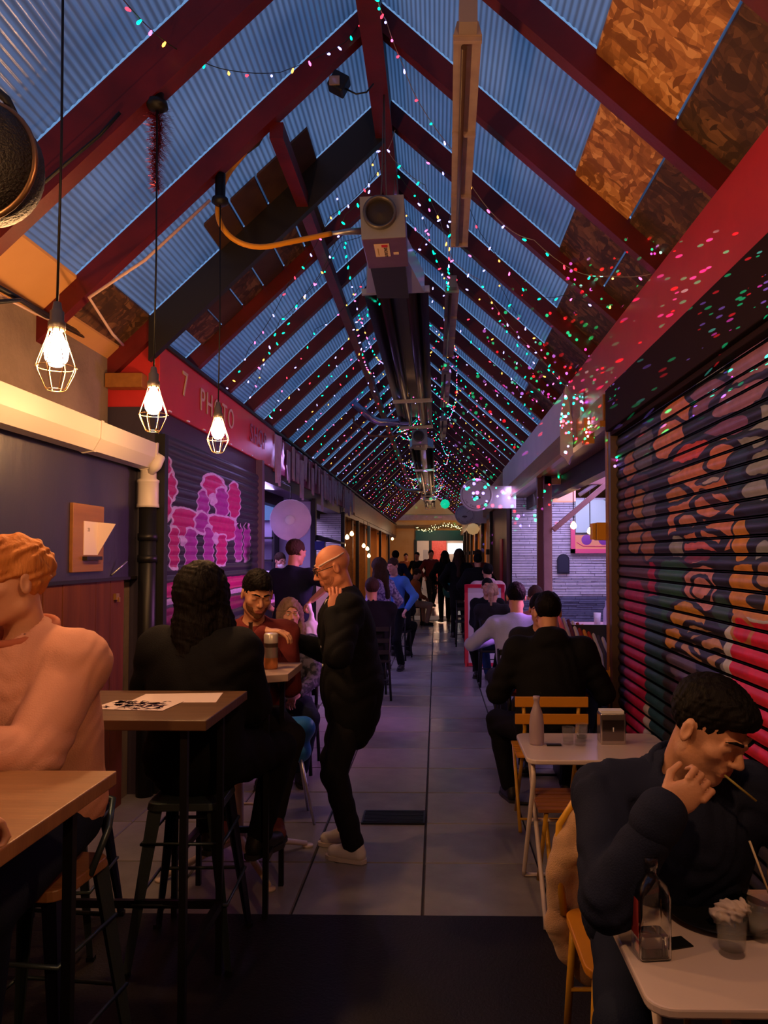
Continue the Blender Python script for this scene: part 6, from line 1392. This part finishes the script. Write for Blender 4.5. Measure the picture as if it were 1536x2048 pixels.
# black coat
Lc = (-1.03, 3.31, 0); Y = -14
human('person with big dark hair in a black coat, back to the viewer', Lc, Y, 1.74, sit=.69, lean=4, top=C_BLK, tt=.04, bottom=C_BLK, hair=('big', H_BLK), sk=SK2, lod=1, bulk=1.12, coat=True, fold=.012, ff=46, part_names=('coat', 'trousers'),
      wr=LP(Lc, Y, -.88, 3.62, 1.16), er=(.35, -.3, -1), wl=LP(Lc, Y, -1.22, 3.62, 1.16), el=(-.35, -.3, -1))
# stubbled man
Lc = (-1.00, 4.26, 0); Y = 190
human('stubbled man in a dark red shirt looking down beyond the tall beer can', Lc, Y, 1.72, sit=.69, lean=8, head=(16, 22, -3), top=C_RED, bottom=C_DK, shoe=mat('maroon_shoe', (.14, .035, .04), .6), hair=('fade', H_BLK), sk=SK2, lod=2, beard_or_shade=hairm('stubble', (.10, .045, .025)), part_names=('shirt', 'trousers'),
      wl=LP(Lc, Y, -.86, 4.05, 1.15), el=LD(Y, .3, .3, -1), wr=LP(Lc, Y, -.86, 3.90, 1.265), hand_r=(LD(Y, .95, -.15, .02), LD(Y, 0, 0, -1), .35))
# blond woman
Lc = (-1.13, 6.0, 0); Y = 184
human('woman with long blond hair in a dark patterned top, seated behind the low table', Lc, Y, 1.66, sit=.45, lean=4, head=(18, 2, 0), top=mat('dark_floral', (.012, .014, .03), .8, var=(26, .12), col2=(.10, .09, .15)), bottom=C_JEAN, hair=('long', H_BLD), sk=SK3, lod=1, part_names=('blouse', 'trousers'))
# bald man standing
Lc = (-.46, 4.30, 0); Y = 100
bl = 'bald man in black with glasses on his face, standing by the tables with a phone'
human(bl, Lc, Y, 1.71, lean=5, head=(10, 24, 0), top=C_BLK, tt=.026, bottom=cloth('black_trousers', (.008, .008, .010)), shoe=M_SNK, hair=None, sk=skin((.55, .21, .12), 'skin_ruddy'), lod=2, hem=.12, bulk=1.15, fold=.012, ff=46, beard_or_shade=hairm('jaw_shade', (.40, .15, .09), (.46, .18, .11)), part_names=('shirt', 'trousers'),  # jaw patch darker than the skin: shade of the raised hand, painted in
      wl=LP(Lc, Y, -.535, 4.06, 1.355), el=LD(Y, .35, -.5, -1), wr=LP(Lc, Y, -.77, 4.30, 1.165), er=LD(Y, .3, .5, -1), hand_l=(LD(Y, .05, .25, 1), LD(Y, -.3, 1, 0), .35), hand_r=(LD(Y, -1, -.15, .1), LD(Y, 0, 0, -1), .6),
      feet=[LP(Lc, Y, -.50, 4.47, .075) + (.1,), LP(Lc, Y, -.44, 4.22, .075) + (-.55 * -1,)], knees=[(0, 1, .05), (0, 1, .05)])
HB = HUM[bl]; s = HB['s']; HL = HB['HL']
g = MB(); 
for sx in (-1, 1):
    g.tube([HL(sx * .034 + .024 * math.cos(a), .104 - .004 * abs(math.cos(a)), .010 + .018 * math.sin(a)) for a in [2 * PI * k / 14 for k in range(14)]], .0022, 5, closed=True)
    g.tube([HL(sx * .058, .100, .016), HL(sx * .078, .05, .014), HL(sx * .080, -.005, .010)], .0022, 5)
g.tube([HL(-.010, .106, .012), HL(.010, .106, .012)], .002, 5); g.build('glasses', m_black, HB['root'])
w = MB(); w.tube([HL(-.062, .078, .040), HL(-.080, .03, .048), HL(-.081, -.03, .050), HL(-.07, -.08, .056)], [.0065, .005, .005, .0045], 6); w.tube([HL(.062, .078, .040), HL(.080, .03, .048), HL(.081, -.03, .050)], [.0065, .005, .005], 6)
w.build('head_strap', mat('white_strap', (.62, .45, .42), .5), HB['root'])
for k in range(4): MB().lathe([(0, .004), (.008, .002), (.008, -.003), (0, -.003)], HB['T'](-.05, .158, .36 - .105 * k), 10, M=Matrix.Rotation(PI / 2, 4, 'X')).build('button', m_white, HB['root'])
co = Sdf().cap(HB['T'](-.02, .145, .40), HB['T'](-.03, .10, .50), .010, .014, k=.01); me = co.mesh('collar', .004); me.materials.append(C_WHT); put('inner_collar', me, HB['root'])
ph = tag(MB().cbox((0, 0, 0), (.15, .075, .009)).build('phone', m_black, None, (-.845, 4.28, 1.165), (.1, .15, .2)), 'dark phone in the standing bald man\'s hand', 'phone')
# navy T-shirt man and waiter
Lc = (-1.46, 7.9, 0); Y = -18
human('man in a navy T-shirt standing with his back to the viewer at the bar', Lc, Y, 1.80, head=(-20, 10, 0), top=C_NAVY, sleeve='short', hem=.06, bottom=cloth('blue_jeans', (.012, .03, .10)), hair=('short', H_BRN), sk=SK1, lod=1, bulk=1.15, wr=LP(Lc, Y, -1.235, 7.72, 1.20), er=(.6, -.5, -1), wl=LP(Lc, Y, -1.74, 8.2, 1.08), part_names=('t_shirt', 'jeans'))
Lc = (-2.34, 11.5, 0); Y = 200
human('waiter in a white shirt and face mask behind the pink counter', Lc, Y, 1.68, head=(20, 16, 0), top=C_WHT, bottom=C_BLK, hair=('short', H_BRN), sk=SK3, lod=1, part_names=('shirt', 'trousers'))
HW = HUM['waiter in a white shirt and face mask behind the pink counter']
S = Sdf().ell(HW['HL'](0, .052, -.06), (.060, .062, .045), HW['R'], k=.01).ell(HW['HL'](0, -.02, -.06), (.08, .06, .08), HW['R'], k=.005, mode='s'); me = S.mesh('mask', .006); me.materials.append(M_SNK); put('face_mask', me, HW['root'])
# left crowd
human('woman in a violet patterned blouse behind the bald man', (-.70, 9.8, 0), 55, 1.60, head=(0, 10, 0), top=mat('violet_pattern', (.10, .06, .22), .8, var=(34, .15), col2=(.45, .36, .62)), bottom=C_BLK, hair=('long', H_BRN), sk=SK3, lod=0, part_names=('blouse', 'trousers'))
human('person with pink-lit face in a bright blue top behind the violet blouse', (-.60, 11.2, 0), 150, 1.60, head=(0, 15, 0), top=C_BLU, bottom=C_BLK, hair=('short', H_BRN), sk=SK3, lod=1)
human('dark-clad person seated in the aisle chair, back to the viewer', (-.62, 12.4, 0), -5, 1.75, sit=.46, top=C_BLK, bottom=C_BLK, hair=('long', H_BLK), sk=SK2, lod=0, bulk=1.2, tt=.03)
human('dark-clad person seated nearer the left wall before the aisle chair', (-.74, 9.0, 0), 15, 1.78, sit=.46, top=C_BLK, bottom=C_BLK, hair=('short', H_BRN), sk=SK2, lod=0, bulk=1.2, tt=.03)
human('man in dark clothes standing on the left under the teal post', (-.90, 17.2, 0), 20, 1.74, top=C_NAVY, bottom=C_BLK, hair=('short', H_BLK), sk=SK2, lod=0)
human('orange-lit seated person in tan trousers on the left of the aisle', (-.60, 18.1, 0), -65, 1.72, sit=.46, lean=12, head=(0, 20, 0), top=cloth('rust_cloth', (.30, .09, .03)), bottom=C_TAN, hair=('short', H_BRN), sk=SK3, lod=1)
human('man in a dark red jacket walking near the far doors', (-.16, 24.2, 0), 200, 1.80, head=(-10, 0, 0), top=C_RED, bottom=C_DK, hair=('short', H_BRN), sk=SK3, lod=1, feet=[(.10, .22, .075), (-.10, -.15, .12)])
human('dark figure left of the man in the red jacket', (-.62, 25.5, 0), 160, 1.74, top=C_BLK, bottom=C_BLK, hair=('short', H_BLK), sk=SK2, lod=0)
human('person lit orange standing against the far left window', (-1.05, 27, 0), 190, 1.7, top=cloth('rust_cloth'), bottom=C_DK, hair=('short', H_BRN), sk=SK3, lod=0)
# right crowd
human('dark figure walking away with the teal bag', (.22, 19.0, 0), 5, 1.74, top=C_BLK, tt=.03, bottom=C_BLK, hair=('long', H_BLK), sk=SK2, lod=0, wr=(.16, .0, 1.2), feet=[(.1, .2, .075), (-.1, -.12, .1)])
human('tall dark-haired figure in a black coat, middle of the right crowd', (.46, 15.6, 0), -5, 1.76, top=C_BLK, tt=.03, bottom=C_BLK, hair=('long', H_BRN), sk=SK2, lod=0, coat=True)
human('grey-haired figure behind the right crowd', (.60, 21, 0), 175, 1.72, top=C_DK, bottom=C_BLK, hair=('short', hairm('hair_grey', (.25, .22, .2))), sk=SK2, lod=0)
human('dark figure by the orange-lit fronts', (.95, 17.6, 0), 10, 1.76, top=C_RED, bottom=C_BLK, hair=('short', H_BRN), sk=SK2, lod=0)
human('black-jacketed person just behind the pink hoodie', (.74, 13.8, 0), 0, 1.66, top=C_BLK, tt=.03, bottom=C_BLK, hair=('short', H_BLK), sk=SK2, lod=0)
human('person in a pale pink hoodie beyond the menu board, back to the viewer', (.82, 12.3, 0), 8, 1.75, sit=.60, top=C_PINK, tt=.03, bottom=C_BLK, hair=('short', H_BLK), sk=SK2, lod=1, hood=True, bulk=1.15, part_names=('hoodie', 'trousers'))
human('dark-haired person facing the blond ponytail before the menu board', (.72, 10.9, 0), 175, 1.70, sit=.44, top=C_BLK, bottom=C_BLK, hair=('short', H_BLK), sk=SK2, lod=1)
human('person with a blond ponytail in a dark jacket', (.72, 9.95, 0), -14, 1.62, sit=.44, top=C_DK, tt=.022, bottom=cloth('blue_jeans'), hair=('ponytail', H_BLO), sk=SK3, lod=1, el=(-.9, -.3, -.5), part_names=('jacket', 'jeans'))
human('man in a pale blue-grey shirt seated with his back to the viewer', (.72, 6.95, 0), -6, 1.82, sit=.46, lean=6, head=(6, 14, 0), top=C_LIL, bottom=C_DK, hair=('short', H_BLK), sk=SK1, lod=1, bulk=1.1, wl=(-.22, .30, .86), el=(-1, -.1, -.6), part_names=('shirt', 'trousers'))
human('pink-lit diner facing the man in the pale shirt', (1.04, 8.15, 0), 172, 1.68, sit=.46, head=(0, 18, 0), top=cloth('rose_cloth', (.42, .14, .16)), bottom=C_DK, hair=('short', H_BRN), sk=SK3, lod=1)
human('man in black seated on the orange slatted chair, back to the viewer', (.73, 4.98, 0), -3, 1.84, sit=.46, lean=8, head=(4, 16, 0), top=C_BLK, tt=.026, bottom=C_BLK, hair=('short', H_BLK), sk=SK2, lod=1, bulk=1.2, hood=True, fold=.012, ff=46, part_names=('hoodie', 'trousers'), feet=[(.14, .36, .075), (-.24, .30, .075)], wr=(.26, .34, .80), wl=(-.22, .34, .80))
human('dark-haired diner facing the man in black across the red table', (.84, 6.36, 0), 178, 1.72, sit=.46, lean=10, head=(-12, 14, 0), top=C_DK, bottom=C_DK, hair=('short', H_BLK), sk=SK3, lod=1)
bar_stool((.82, 12.3, 0), 0, 'stool under the person in the pale pink hoodie', hoop=False, h=.56)
